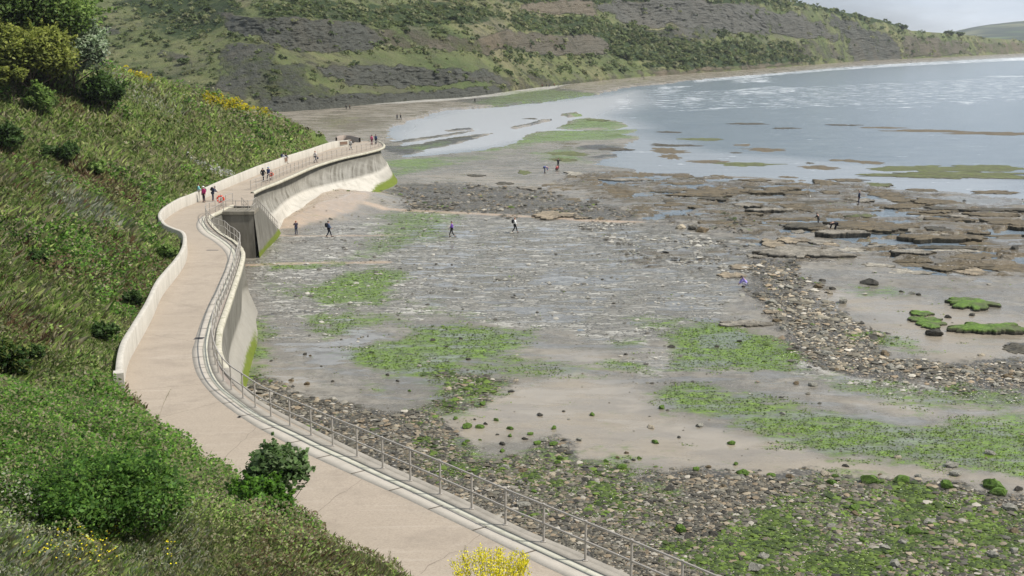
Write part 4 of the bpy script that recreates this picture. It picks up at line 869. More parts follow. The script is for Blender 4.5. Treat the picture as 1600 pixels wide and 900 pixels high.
def plaque(px, py, w, h, label):
    p = unpath(px, py, .62); j = ((PP[:, :2] - p[:2]) ** 2).sum(1).argmin(); q = PP[j] - PN[j] * .03 + [0, 0, .66]; a = math.atan2(PN[j][1], PN[j][0]) + math.pi / 2
    root = obj('wall_plaque', MB().box((0, 0, 0), (w, .05, h)).mesh('wall_plaque', simple('bronze_plate', (0.2, 0.13, 0.09), .6)), loc=tuple(q), rz=a); tag(root, label, 'plaque', 'plaques on the parapet wall')
    obj('frame', MB().box((0, 0, h / 2 + .02), (w + .06, .07, .04)).box((0, 0, -h / 2 - .02), (w + .06, .07, .04)).mesh('frame', M['wall']), root)
plaque(453., 250., 1.3, .55, 'brown plate on the white parapet behind the two walkers halfway along the far stretch'); plaque(553., 226., 1.5, .5, 'brown plate on the white parapet near the far tip of the promenade')
def drain(px, py, w, d, label):
    p = unpath(px, py); m = MB().box((0, 0, .006), (w, d, .012)); root = obj('drain_cover', m.mesh('drain_cover', simple('iron_frame', (.16, .15, .14), .6)), loc=tuple(p + [0, 0, .002])); tag(root, label, 'drain cover')
    g = MB()
    for k in np.linspace(-w / 2 + .05, w / 2 - .05, 11): g.box((k, 0, .016), (.03, d * .8, .01))
    obj('grate', g.mesh('grate', simple('iron_bar', (.05, .045, .04), .5)), root)
drain(332., 391., 0.95, .24, 'dark slotted drain grate across the promenade by the S bend'); drain(311., 529., .5, .45, 'small grey square drain cover beside the paved margin above the bulging wall'); drain(374.,652.,.16,.2,'tiny dark gully cover at the inner edge of the paved margin')
# ------------------------------------------------------------------ vegetation
def hit(px, py, zoff=0.0):
    """first point of the near hillside seen at a pixel"""
    r = ray(float(px), float(py)); Ds = np.linspace(7, 215, 1400); k = Ds / math.hypot(r[0], r[1]); P = r[None] * k[:, None] + np.array([0, 0, CZ])
    h = hill_z(P[:, 0], P[:, 1]) + zoff; i = np.argmax(P[:, 2] < h); p = P[i].copy(); p[2] = hill_z(p[None, 0], p[None, 1])[0]; return p
def cards(P, s, up=0.5, asp=0.6, rng=RNG):
    """leaf-like diamonds at P, size s, normals biased upwards"""
    n = len(P); N = rng.normal(size=(n, 3)); N[:, 2] = np.abs(N[:, 2]) + up; N /= np.linalg.norm(N, axis=1)[:, None]
    U = rng.normal(size=(n, 3)); U -= (U * N).sum(1)[:, None] * N; U /= np.linalg.norm(U, axis=1)[:, None]; W = np.cross(N, U)
    s = np.broadcast_to(s, (n,))[:, None]; V = np.stack([P - U * s, P - W * s * asp, P + U * s, P + W * s * asp], 1).reshape(-1, 3)
    return V, np.arange(4 * n).reshape(n, 4)
def blades(P, L, w, lean=0.35, rng=RNG):
    n = len(P); a = rng.uniform(0, 2 * math.pi, n); dr = np.stack([np.cos(a), np.sin(a), 0 * a], 1); L = np.broadcast_to(L, (n,))[:, None]; w = np.broadcast_to(w, (n,))[:, None]
    b = rng.uniform(0, 2 * math.pi, n); ld = np.stack([np.cos(b), np.sin(b), 0 * b], 1) * rng.uniform(0, lean * 2, n)[:, None]
    m = P + np.array([0, 0, 1.0]) * L * .55 + ld * L * .25; t = P + np.array([0, 0, 1.0]) * L * .95 + ld * L
    V = np.stack([P - dr * w, P + dr * w, m + dr * w * .6, t], 1).reshape(-1, 3)
    V2 = V.copy().reshape(n, 4, 3); return V2.reshape(-1, 3), np.arange(4 * n).reshape(n, 4)
GRN = np.array([(0.055, 0.115, 0.016), (0.10, 0.18, 0.03), (0.03, 0.065, 0.012), (0.14, 0.20, 0.04), (0.075, 0.12, 0.03)])
def pick(pal, n, jit=0.25, rng=RNG):
    c = np.array(pal)[rng.randint(0, len(pal), n)]; return np.clip(c * (1 + rng.uniform(-jit, jit, (n, 1))), 0, 1)
def softn(me, N):
    """leaf shading that follows the plant's dome instead of each blade's own flat side"""
    N = N / np.linalg.norm(N, axis=1)[:, None]; me.polygons.foreach_set('use_smooth', np.ones(len(me.polygons), bool)); me.normals_split_custom_set_from_vertices([tuple(v) for v in N.tolist()])
def ground_cover():
    # sample positions: even over log distance, so that nearby plants are as fine as they look
    n = 1500000; az = RNG.uniform(math.radians(-33), math.radians(6), n); D = np.exp(RNG.uniform(math.log(8.5), math.log(185), n)) 
    x, y = D * np.sin(az), D * np.cos(az); off = offdist(x, y)
    Dr = np.interp(az, R_az, rg[:, 2]); k = (off > -0.45) & (D < Dr + 1)
    k &= ~((off < 0.55) & (D > 50)); k &= ~((off < 0) & (RNG.rand(n) < .6))
    x, y, D, off = x[k], y[k], D[k], off[k]; z = hill_z(x, y); P = np.stack([x, y, z], 1)
    # keep what the lens could see from here or nearby
    px, py = proj(P); k = (px > -120) & (px < 1150) & (py < 1010) & (z < CZ - 0.6); P, D, off, px, py = P[k], D[k], off[k], px[k], py[k]
    n = len(P); x, y = P[:, 0], P[:, 1]
    w1 = fbm(x, y, 7, 201, 5, .6); w2 = fbm(x, y, 3.0, 202, 5, .6); w3 = fbm(x, y, 14, 203, 4); w4 = fbm(x, y, 1.2, 205, 3)
    # which plants grow where (polygons on the slope where the photograph shows a change of growth)
    def pm(poly, s_=12): return sstep(-s_, s_, sdf(px, py, np.array(poly, float)))
    bram = np.maximum.reduce([pm([(-200,640),(180,620),(330,700),(400,760),(480,810),(480,850),(330,800),(230,760),(210,850),(60,840),(-200,720)], 22), pm([(300,700),(390,735),(520,830),(500,870),(400,840),(320,790)], 14), sstep(.56, .63, w1) * .9 * (D > 40)])
    silver = np.maximum.reduce([pm([(-100,780),(60,790),(130,850),(120,960),(-100,960)], 25) * .42, pm([(190,790),(300,800),(330,900),(180,910)], 25) * .35, pm([(70,290),(160,330),(200,370),(110,350),(80,320)], 14) * .7, pm([(120,100),(210,130),(300,170),(280,190),(180,150)], 12) * .35])
    straw = .26 + .74 * np.maximum.reduce([pm([(560,800),(700,880),(800,960),(500,960)], 30) * .35, pm([(200,850),(500,800),(640,900),(300,960)], 40) * .4, sstep(.55, .66, w2) * .45, pm([(280,100),(420,160),(500,210),(420,215),(300,190)], 14) * .4])
    red = np.maximum.reduce([pm([(90,240),(130,255),(220,310),(215,330),(150,300),(100,265)], 14) * .8, pm([(40,410),(120,430),(110,450),(40,430)], 10) * .6, pm([(0,490),(60,500),(100,540),(70,560),(0,530)], 14) * .5, sstep(.6, .68, w3) * .3, pm([(180,590),(240,640),(250,660),(200,650)], 8) * .6, pm([(400,830),(640,850),(600,960),(350,960)], 40) * .3])
    yel = np.maximum.reduce([pm([(180,106),(215,116),(240,124),(238,134),(205,122)], 4) * .5, pm([(315,152),(350,160),(400,166),(432,178),(425,186),(370,176),(320,165)], 3) * .55])
    white = np.maximum.reduce([pm([(288,244),(320,254),(362,268),(366,278),(330,270),(300,256)], 3) * .5])
    rr = RNG.rand(n); leafy = (RNG.rand(n) < np.where(D < 60, 0.30 + 0.6 * bram, 0.22 + .3 * bram))
    pale = pick([(0.075, 0.125, 0.026), (0.10, 0.155, 0.036), (0.13, 0.165, 0.055), (0.06, 0.10, 0.024)], n, .15)
    col = pale * (0.75 + 0.7 * sstep(.35, .7, w2))[:, None]
    col = col * np.array([2.75, 2.45, 2.6]) * (.8 + .4 * sstep(.35, .65, w1))[:, None]
    col = np.where((bram > RNG.rand(n) * 1.1)[:, None], pick([(0.09, 0.20, 0.028), (0.14, 0.28, 0.038), (0.065, 0.15, 0.022), (0.19, 0.33, 0.055)], n) * (0.75 + .5 * sstep(.38, .62, w4))[:, None], col)
    col = np.where((straw > RNG.rand(n))[:, None], pick([(0.30, 0.28, 0.15), (0.23, 0.24, 0.10), (0.36, 0.33, 0.21)], n), col)
    col = np.where((red > RNG.rand(n))[:, None], pick([(0.19, 0.125, 0.065), (0.15, 0.095, 0.055), (0.22, 0.18, 0.09)], n), col)
    col = np.where((silver > RNG.rand(n))[:, None], pick([(0.36, 0.38, 0.26), (0.46, 0.47, 0.36), (0.24, 0.28, 0.16)], n), col)
    fl = (yel > RNG.rand(n)) ; col = np.where(fl[:, None], pick([(0.6, 0.5, 0.02), (0.42, 0.36, 0.02)], n), col)
    wh = (white > RNG.rand(n)); col = np.where(wh[:, None], pick([(0.6, 0.6, 0.55)], n), col)
    # heights: clumps rise and fall
    hgt = (0.10 + 0.45 * sstep(.4, .7, w4) + 0.5 * bram) * np.clip(D / 30, .7, 1.5)
    hgt = hgt * np.where(off < .6, .35, 1.0) * np.where((off < 1.8) & (D > 50), .25, 1)
    lf = leafy | fl | wh
    Pl = P[lf] + np.c_[np.zeros((lf.sum(), 2)), hgt[lf] * RNG.rand(lf.sum())]
    s = np.clip(D[lf] * 0.0017, 0.024, .5) * RNG.uniform(.6, 1.3, lf.sum()); V1, F1 = cards(Pl, s, .7, .62)
    lm = mesh('ground_cover', V1, F1, M['veg'], attrs={'col': np.repeat(col[lf], 4, 0)}); softn(lm, np.repeat(RNG.normal(size=(lf.sum(), 3)) * .5 + [0, 0, 1], 4, 0)); o = obj('ground_cover', lm); tag(o, 'low leafy brambles and weeds covering the slope above the promenade', 'ground cover', kind='stuff')
    g = ~lf; L = np.clip(0.14 + .4 * w2[g] ** 1.5 + 0.1 * silver[g], .12, 1) * np.clip(D[g] / 34, .42, 2.2) * RNG.uniform(.6, 1.25, g.sum()) * np.where(off[g] < .8, .6, 1) * np.where((off[g] < 2) & (D[g] > 50), .5, 1); w = np.clip(D[g] * 0.0005, .0045, .14) * RNG.uniform(.7, 1.5, g.sum())
    V2, F2 = blades(P[g] - [0, 0, .02], L, w, .6)
    gm = mesh('grass', V2, F2, M['veg'], attrs={'col': np.repeat(col[g], 4, 0)}); softn(gm, np.repeat(RNG.normal(size=(g.sum(), 3)) * .35 + [0, 0, 1], 4, 0))
    o = obj('grass', gm); tag(o, 'rough green and straw coloured grass growing over the slope', 'grass', kind='stuff')
ground_cover()

def lobes(c, R, n, rng, flat=0.8):
    L = []
    for i in range(n):
        v = rng.normal(size=3); v[2] = abs(v[2]) * .9 - .15; v /= np.linalg.norm(v); r = rng.uniform(.32, .5)
        L.append((c + v * np.array(R) * (1 - r * .8), np.array(R).mean() * r))
    return L
FN = [None]
def foliage(c, R, nl, nleaf, s, pal, seed, up=.4, asp=.6, cores=None):
    rng = np.random.RandomState(seed); L = lobes(np.array(c, float), R, nl, rng); P = []; K = []; NN = []
    per = nleaf // nl
    for i, (lc, lr) in enumerate(L):
        v = rng.normal(size=(per, 3)); v[:, 2] = v[:, 2] + .35; v /= np.linalg.norm(v, axis=1)[:, None]; rr = lr * rng.uniform(.55, 1.12, per) ** .6
        wob = 1 + .25 * np.sin(v[:, 0] * 5 + i) * np.cos(v[:, 1] * 6 + i * 2); P.append(lc + v * (rr * wob)[:, None] * [1, 1, .85]); K.append(np.full(per, rng.uniform(.75, 1.25))); NN.append(v)
    # shoots that break the outline
    ns = max(6, nl * 2)
    for q in range(ns):
        lc, lr = L[rng.randint(nl)]; v = rng.normal(size=3); v[2] = abs(v[2]) + .3; v /= np.linalg.norm(v); k = max(4, per // 14); u = rng.uniform(.7, 1.75, k)[:, None]
        P.append(lc + v * lr * u + rng.normal(size=(k, 3)) * lr * .09 * (1.9 - u)); K.append(np.full(k, rng.uniform(.9, 1.5))); NN.append(np.repeat(v[None], k, 0))
    P = np.concatenate(P); K = np.concatenate(K); col = pick(pal, len(P), .3, rng) * K[:, None]
    V, Fc = cards(P, s * rng.uniform(.6, 1.35, len(P)), up, asp, rng); FN[0] = np.repeat(np.concatenate(NN) + rng.normal(size=(len(P), 3)) * .35 + [0, 0, .25], 4, 0); return V, Fc, np.repeat(col, 4, 0)
def plant(name, label, cat, base, R, nl, nleaf, s, pal, seed, hc=None, group=None, trunk=.12, up=.4, asp=.6, stems=5):
    base = np.array(base, float); root = obj(name, None, loc=tuple(base)); tag(root, label, cat, group); hc = R[2] * .75 if hc is None else hc
    V, Fc, col = foliage((0, 0, hc), R, nl, nleaf, s, pal, seed, up, asp); part = 'crown' if 'tree' in name else 'foliage'
    fm = mesh(part, V, Fc, M['veg'], attrs={'col': col}); softn(fm, FN[0]); obj(part, fm, root)
    rng = np.random.RandomState(seed + 5); m = MB()
    if 'tree' in name: m.tube([(0, 0, -.6), (.1, 0, hc * .4), (0, .1, hc)], [trunk * 1.6, trunk, trunk * .5], 8)
    for k in range(stems):
        v = rng.normal(size=3) * R * .6; v[2] = abs(v[2]) * .5 + hc * .8; b = np.array([0, 0, hc * .25 if 'tree' in name else -.2]); m.tube([b, b * .5 + v * .45 + [0, 0, .1], v], [trunk * .6, trunk * .4, trunk * .15], 6)
    obj('trunk' if 'tree' in name else 'stem', m.mesh('trunk', M['bark']), root); return root
OLIVE = [(0.26, 0.30, 0.06), (0.19, 0.23, 0.045), (0.33, 0.36, 0.09)]; PALEG = [(0.30, 0.38, 0.23), (0.20, 0.27, 0.14), (0.42, 0.48, 0.34)]; MIDG = [(0.17, 0.27, 0.06), (0.12, 0.20, 0.045), (0.24, 0.33, 0.09)]; DARKG = [(0.05, 0.10, 0.022), (0.07, 0.13, 0.03), (0.095, 0.16, 0.04)]
def tree_at(name, label, cat, cx, cy, w, h, by, pal, nl, nleaf, seed, s_px=2.4, group=None, bx=None, **k):
    p = hit(bx or cx, by); D = math.hypot(p[0], p[1]); r = ray(float(cx), float(cy)); c = r * (D / math.hypot(r[0], r[1])) + [0, 0, CZ]; m = D / F; hc = c[2] - p[2]
    return plant(name, label, cat, p, np.array([w / 2 * m, w / 2 * m * .9, h / 2 * m]), nl, nleaf, s_px * m, pal, seed, hc=max(hc, .1), group=group, trunk=max(.03, .03 * w * m / 2), **k)
tree_at('tree', 'mid green rounded tree in the top left corner, behind the olive tree', 'tree', 45, 22, 200, 110, 125, MIDG, 46, 26000, 1, 2.9)
tree_at('tree', 'pale grey-green tree on the hill, right of the olive tree', 'tree', 116, 86, 108, 124, 148, PALEG, 32, 17000, 2, 2.8)
tree_at('tree', 'rounded olive-yellow tree on the hill, nearest of the group at the top left', 'tree', 50, 92, 120, 108, 156, OLIVE, 34, 20000, 3, 2.8)
tree_at('bush', 'dark green bush at the right foot of the pale tree', 'bush', 163, 150, 62, 62, 176, DARKG, 12, 5000, 4)
tree_at('bush', 'bright green leafy bush below the olive tree', 'bush', 62, 158, 50, 44, 180, MIDG, 9, 3200, 5)
tree_at('bush', 'small dark green bush at the left edge of the slope beneath the trees', 'bush', 12, 218, 52, 42, 236, DARKG, 8, 2600, 6)
tree_at('bush', 'small olive bush under the left edge of the olive tree', 'bush', 22, 118, 40, 34, 168, OLIVE, 7, 2200, 7)
tree_at('bush', 'elder bush with yellowish shoots at the left edge beside the brambles', 'bush', 14, 572, 62, 66, 600, [(0.045, 0.10, 0.015), (0.03, 0.07, 0.012), (0.17, 0.2, 0.05)], 10, 2600, 8, 4.2)
tree_at('bush', 'dark sycamore bush with broad leaves overhanging the promenade', 'bush', 458, 742, 100, 112, 814, [(0.10, 0.18, 0.05), (0.14, 0.23, 0.075), (0.20, 0.28, 0.12)], 22, 3000, 9, 5.0, asp=.8, bx=436)
tree_at('bush', 'big dense dark bramble mound at the bottom left with pale grass in front', 'bramble', 160, 782, 290, 86, 815, [(0.055, 0.13, 0.02), (0.095, 0.20, 0.03), (0.15, 0.27, 0.045)], 44, 12000, 10, 3.6)
tree_at('bush', 'bright lime green bush low on the slope, left of the sycamore bush', 'bush', 405, 786, 120, 60, 815, [(0.08, 0.19, 0.018), (0.13, 0.26, 0.03), (0.05, 0.12, 0.014)], 14, 5200, 11, 4.0)
for i, (cx, cy, w, h, lab) in enumerate([(150,610,60,34,'low dark green bush left of the end of the parapet wall'),(118,418,30,20,'small dark bush halfway up the slope, level with the culvert'),(165,520,46,26,'dark green bush left of the middle of the near parapet wall'),(262,395,34,22,'rounded mid green bush beside the corner in the parapet wall'),(60,560,46,36,'dark bush among pale stems near the left edge'),(60,405,36,22,'dark bush at the left of the slope below the reddish patch'),(150,265,30,18,'dark bush on the brown part of the slope'),(205,470,40,22,'mid green bush above the parapet wall'),(95,240,60,24,'wide green bush below the grey-green tree')]):
    tree_at('bush', lab, 'bush', cx, cy, w, h, cy + h * .5, DARKG if i % 3 else MIDG, 8, 1500, 40 + i, 2.6)
def broom():
    p = hit(770, 985); D = math.hypot(p[0], p[1]); r = ray(782., 880.); c = r * (D / math.hypot(r[0], r[1])) + [0, 0, CZ]; m = D / F; H = c[2] - p[2]
    root = obj('mustard_plant', None, loc=tuple(p)); tag(root, 'airy yellow flowering plant in front of the promenade at the bottom centre', 'plant')
    rng = np.random.RandomState(5); mb = MB(); FP = []
    for i in range(95):
        a = rng.uniform(0, 6.28); rad = rng.uniform(.1, 1) ** .6 * 74 * m; hh = H + rng.uniform(-.9, 1.0) * 26 * m * (1.15 - (rad / (66 * m)) ** 2 * .9); t = np.array([math.cos(a) * rad, math.sin(a) * rad * .8, hh])
        b = np.array([t[0] * .3, t[1] * .3, 0]); q = catmull([b, (b + t) / 2 + rng.normal(size=3) * .03, t], 4); mb.tube(q, .0035, 4)
        for j in range(rng.randint(34, 54)):
            u = 1 - abs(rng.normal()) * .16; FP.append(b + (t - b) * u + rng.normal(size=3) * .045)
    obj('stem', mb.mesh('stem', simple('green_stem', (.12, .16, .04))), root)
    FP = np.array(FP); V, Fc = cards(FP, .019 * rng.uniform(.7, 1.4, len(FP)), .3, .9, rng); obj('flowers', mesh('flowers', V, Fc, M['petal'], attrs={'col': np.repeat(pick([(.80, .70, .02), (.72, .62, .02), (.6, .56, .04)], len(FP), .2, rng), 4, 0)}), root)
broom()
def plumes():
    """tall seeding grass stalks, one thing per stalk"""
    L = [(245,675,60,0),(385,690,34,1),(398,693,40,1),(205,720,60,2),(118,760,95,3),(105,800,60,3),(240,790,48,0),(520,740,50,2),(735,852,0,0),(607,915,60,4),(592,905,46,4),(268,655,28,1),(255,655,32,1),(460,800,44,1),(640,880,50,1),(560,850,60,2),(1063,960,75,4),(1088,965,62,4),(660,905,70,2),(690,915,60,2),(720,935,80,2)]
    k = 0
    for (bx, by, h, t) in L:
        if not h: continue
        p = hit(bx, min(by, 990)); 
        if p[2] > 20: continue
        D = math.hypot(p[0], p[1]); m = D / F; rng = np.random.RandomState(by); H = h * m * 1.15; root = obj('grass_stalk', None, loc=tuple(p)); k += 1
        lean = rng.normal(size=2) * .15 * H; q = catmull([(0, 0, 0), (lean[0] * .4, lean[1] * .4, H * .55), (lean[0], lean[1], H)], 4)
        tag(root, 'tall thin seeding grass stalk rising above the slope vegetation', 'grass stalk', 'seeding grass stalks')
        obj('stem', MB().tube(q, .004, 4).mesh('stem', simple('straw_stem', (.3, .27, .15))), root)
        n = 120; u = rng.uniform(.62, 1, n); P = np.stack([np.interp(u, np.linspace(0, 1, len(q)), q[:, a]) for a in range(3)], 1) + rng.normal(size=(n, 3)) * .022
        V, Fc = cards(P, .017, .2, .35, rng); obj('seed_head', mesh('seed_head', V, Fc, M['veg'], attrs={'col': np.repeat(pick([(.5, .46, .33), (.38, .33, .2)] if t != 1 else [(.2, .17, .1)], n, .2, rng), 4, 0)}), root)
plumes()
def flowers():
    rng = np.random.RandomState(9); P = []
    for (x0, x1, y0, y1, n) in [(90,190,845,898,150),(255,280,868,897,18),(245,268,790,815,8),(40,90,870,899,25),(50,60,778,788,4)]:
        for _ in range(n): P.append(hit(rng.uniform(x0, x1), rng.uniform(y0, y1)) + [0, 0, rng.uniform(.15, .4)])
    P = np.array(P); V, Fc = cards(P, .02, 1.6, .95, rng); o = obj('wildflowers', mesh('wildflowers', V, Fc, M['petal'], attrs={'col': np.repeat(pick([(.78, .68, .02), (.7, .55, .02)], len(P), .15, rng), 4, 0)})); tag(o, 'scatter of small yellow flowers among grass at the bottom left', 'wildflowers', kind='stuff')
flowers()
# ---- scrub on the cliffs: dense mass as one, clear single bushes as things
def scrub():
    xs, V, PX, PY, rock, scr = CL; rng = np.random.RandomState(3); nr, nc = PX.shape
    dens = (scr ** 1.6) * (1 - rock * .8) * (fbm(PX, PY, 8, 301, 5, .6) > .42) * (RNG.rand(*PX.shape) < np.where(PX < 420, .45, 1.0)) * (PX > 100) * (np.arange(nr)[:, None] > 6)
    w = dens * np.gradient(-PY, axis=0); w = np.clip(w, 0, None).ravel(); w /= w.sum(); n = 9500; idx = rng.choice(len(w), n, p=w); P = V.reshape(-1, 3)[idx]; D = np.hypot(P[:, 0], P[:, 1])
    h = 0.4 + 2.1 * rng.rand(n) ** 2.2; h *= np.clip(D / 500, .6, 1.9)
    # lumpy clumps made of a few leaf faces each
    K = 12; Q = np.repeat(P, K, 0); hh = np.repeat(h, K); v = rng.normal(size=(n * K, 3)); v[:, 2] = abs(v[:, 2]); v /= np.linalg.norm(v, axis=1)[:, None]; Q = Q + v * hh[:, None] * [0.75, .75, .6] 
    c = np.repeat(pick([(0.13, 0.165, 0.06), (0.17, 0.205, 0.08), (0.09, 0.12, 0.048), (0.24, 0.25, 0.12)], n, .25, rng), K, 0)
    Vv, Fc = cards(Q, hh * .42, .6, .75, rng); o = obj('scrub', mesh('scrub', Vv, Fc, M['veg'], attrs={'col': np.repeat(c, 4, 0)})); tag(o, 'dense scrub and low trees spread over the landslip terraces and cliff tops', 'scrub', kind='stuff')
    # single bushes
    protos = []
    for k in range(4):
        Vf, Ff, cf = foliage((0, 0, .55), (1, 1, .7), 7, 260, .26, [(0.08, 0.115, 0.04), (0.11, 0.15, 0.055), (0.15, 0.19, 0.08)], 70 + k); protos.append(mesh('bush', Vf, Ff, M['veg'], attrs={'col': cf}))
    for i in range(70):
        j = rng.choice(len(w), p=w); p = V.reshape(-1, 3)[j]; px, py = PX.ravel()[j], PY.ravel()[j]
        if not (200 < px < 1600 and py > 2): continue
        D = math.hypot(p[0], p[1]); s = rng.uniform(1.3, 2.8) * max(.6, D / 520); o = obj('bush', protos[i % 4], loc=tuple(p), rz=rng.uniform(0, 6), sc=(s, s, s * .85)); tag(o, 'rounded dark green bush standing out from the scrub on the cliff terraces', 'bush', 'bushes on the cliff terraces')
scrub()
# ------------------------------------------------------------------ ledges, boulders, shingle
def rock_mesh(name, seed, col, cols2=None, n=16, flat=.6, top=None):
    rng = np.random.RandomState(seed); bm = bmesh.new()
    for _ in range(n + 10):
        v = rng.normal(size=3); v /= np.linalg.norm(v); v = v * rng.uniform(.8, 1.05); bm.verts.new((v[0], v[1] * .85, max(v[2], -.7) * flat))
    r = bmesh.ops.convex_hull(bm, input=bm.verts); bmesh.ops.delete(bm, geom=[e for e in r['geom_interior'] if isinstance(e, bmesh.types.BMVert)], context='VERTS')
    bmesh.ops.subdivide_edges(bm, edges=bm.edges, cuts=1, use_grid_fill=True)
    for v in bm.verts: v.co += Vector(rng.normal(size=3) * .03); v.co.z += .25 * flat
    bmesh.ops.triangulate(bm, faces=bm.faces); bmesh.ops.recalc_face_normals(bm, faces=bm.faces)
    me = bpy.data.meshes.new(name); bm.to_mesh(me); V = np.array([v.co[:] for v in me.vertices]); bm.free()
    c = np.array(col) * rng.uniform(.75, 1.25, (len(V), 1))
    if top is not None: k = sstep(.05, .3, V[:, 2] / flat + rng.normal(size=len(V)) * .12)[:, None]; c = c * (1 - k) + np.array(top) * rng.uniform(.6, 1.3, (len(V), 1)) * k
    a = me.attributes.new('col', 'FLOAT_COLOR', 'POINT'); a.data.foreach_set('color', np.c_[c, np.ones(len(c))].astype(np.float32).ravel()); me.materials.append(M['boulder']); return me
GREY, TAN, DRK, BRN = (.24, .23, .19), (.33, .285, .21), (.05, .046, .036), (.14, .105, .06); MOSS = (.085, .15, .02)
RM = {'g': [rock_mesh('boulder', 300 + i, (.09, .09, .05), top=MOSS, flat=.62) for i in range(4)], 'y': [rock_mesh('boulder', 310 + i, GREY, flat=.55) for i in range(5)],
      'd': [rock_mesh('boulder', 320 + i, DRK, flat=.5) for i in range(4)], 't': [rock_mesh('boulder', 330 + i, TAN, flat=.45) for i in range(3)], 'b': [rock_mesh('boulder', 340 + i, BRN, flat=.5) for i in range(3)]}
BL = [(711,653,10,'g'),(730,666,16,'g'),(750,667,14,'g'),(758,662,9,'d'),(775,657,9,'g'),(742,655,6,'d'),(797,670,11,'g'),(797,681,9,'g'),(777,679,6,'d'),(785,692,12,'d'),(785,703,11,'g'),(750,687,6,'g'),(730,690,9,'g'),(725,694,10,'g'),(715,680,6,'d'),(829,678,11,'g'),(820,685,10,'d'),(844,647,13,'d'),(881,642,6,'d'),(889,655,5,'y'),(865,669,10,'g'),(925,647,11,'g'),(905,687,10,'y'),(840,692,14,'g'),(850,688,16,'y'),(865,694,14,'g'),(882,697,14,'y'),(875,717,12,'g'),(871,724,11,'g'),(965,715,8,'b'),(979,708,8,'b'),(947,722,9,'g'),(980,722,11,'y'),(990,719,8,'d'),(971,730,18,'g'),(999,717,8,'g'),(914,751,16,'d'),(862,742,16,'t'),(817,789,24,'y'),
 (1034,636,12,'g'),(1017,665,15,'t'),(1093,663,15,'y'),(1024,691,13,'g'),(1061,683,8,'d'),(1143,692,13,'g'),(1223,645,10,'y'),(1107,731,11,'b'),(1088,735,12,'g'),(1150,725,10,'g'),(1161,740,20,'g'),(1205,743,14,'g'),(1234,746,13,'b'),(1289,740,15,'t'),(1305,744,10,'g'),(1300,754,18,'g'),(1322,727,11,'d'),(1358,751,28,'g'),(1375,742,8,'b'),(1408,751,24,'g'),(1435,745,12,'y'),(1403,713,12,'t'),(1487,726,22,'y'),(1493,740,20,'y'),(1546,707,15,'y'),(1480,758,26,'g'),(1551,758,30,'g'),(1559,768,24,'g'),(1592,763,14,'d'),(1577,792,22,'y'),(1385,782,10,'t'),(1193,871,18,'y'),(1180,888,24,'y'),(1064,826,22,'g'),(1114,837,18,'d'),(1409,849,15,'y'),(1489,849,18,'t'),(1397,882,24,'y'),(1585,861,16,'y'),(1551,869,18,'y'),(1227,890,10,'t'),(1311,847,12,'y'),(1427,829,24,'g'),(1585,829,16,'b'),
 (606,586,7,'d'),(676,530,9,'d'),(698,540,6,'d'),(732,560,10,'d'),(806,594,10,'t'),(424,564,6,'d'),(430,560,6,'y'),(477,553,9,'d'),(485,556,6,'b'),(502,573,4,'d'),(455,595,9,'b'),(480,600,12,'b'),(520,596,6,'d'),(560,529,5,'t'),(565,527,5,'y'),(575,525,4,'d'),(622,492,4,'d'),(655,572,8,'y'),(720,528,7,'d'),(978,553,7,'d'),(1120,541,9,'d'),(1049,540,11,'d'),(1155,533,8,'d'),(1533,554,11,'t'),(1316,470,18,'y'),(1278,448,14,'b'),(1285,438,10,'d'),(1301,451,11,'d'),(1297,457,12,'t'),(1359,441,24,'d'),(1459,520,24,'d'),(1519,492,11,'d'),(1480,495,12,'d'),(1370,523,16,'t'),(682,412,5,'d'),(706,413,4,'d'),(941,436,5,'d'),(804,461,5,'d'),(1064,355,17,'t'),(1080,357,15,'d'),(1097,359,20,'b'),(1147,362,5,'d'),(1158,361,6,'d'),(923,341,7,'d'),(940,341,10,'b'),(621,595,7,'d'),(640,610,6,'g'),(700,607,12,'t'),(754,630,14,'g'),(1270,600,14,'y'),(1245,598,10,'b'),(1500,770,8,'y'),(1257,748,9,'y'),(1180,748,9,'b'),(1205,751,8,'y'),(1510,395,13,'d'),(1585,392,14,'d'),(1408,455,6,'d'),(1424,458,10,'y'),(1435,460,8,'d')]
NAMEC = {'g': 'mossy green boulder', 'y': 'grey boulder', 'd': 'dark wet boulder', 't': 'pale tan boulder', 'b': 'brown boulder'}
def zone(px, py):
    if py < 470: return 'on the rock platform in mid shore' if px < 1200 else 'on the mud right of the curving bank'
    if py < 612: return 'on the wet mud beside the near sea wall' if px < 640 else 'among algae in the middle of the shore' if px < 1180 else 'on the mud right of the curving stone bank'
    if py < 760: return 'on the brown sand beyond the railing' if px < 1000 else 'on the sand right of the stone spit'
    return 'in the shingle at the bottom of the view'
ORD = ['leftmost', 'second', 'third', 'fourth', 'fifth', 'sixth', 'seventh', 'eighth', 'ninth', 'tenth', 'eleventh', 'twelfth', 'thirteenth', 'fourteenth', 'fifteenth', 'sixteenth', 'seventeenth', 'eighteenth', 'nineteenth', 'twentieth'] + ['%dth' % i for i in range(21, 60)]
def ground_z(P):
    f = beach_fields(P[:, 0], P[:, 1]); return beach_z(P[:, 0], P[:, 1], f)
def ordinal(items, key):
    out = {}; cnt = {}
    for i in sorted(range(len(items)), key=lambda i: items[i][0]): k = key(items[i]); out[i] = cnt.get(k, 0); cnt[k] = out[i] + 1
    return out, cnt
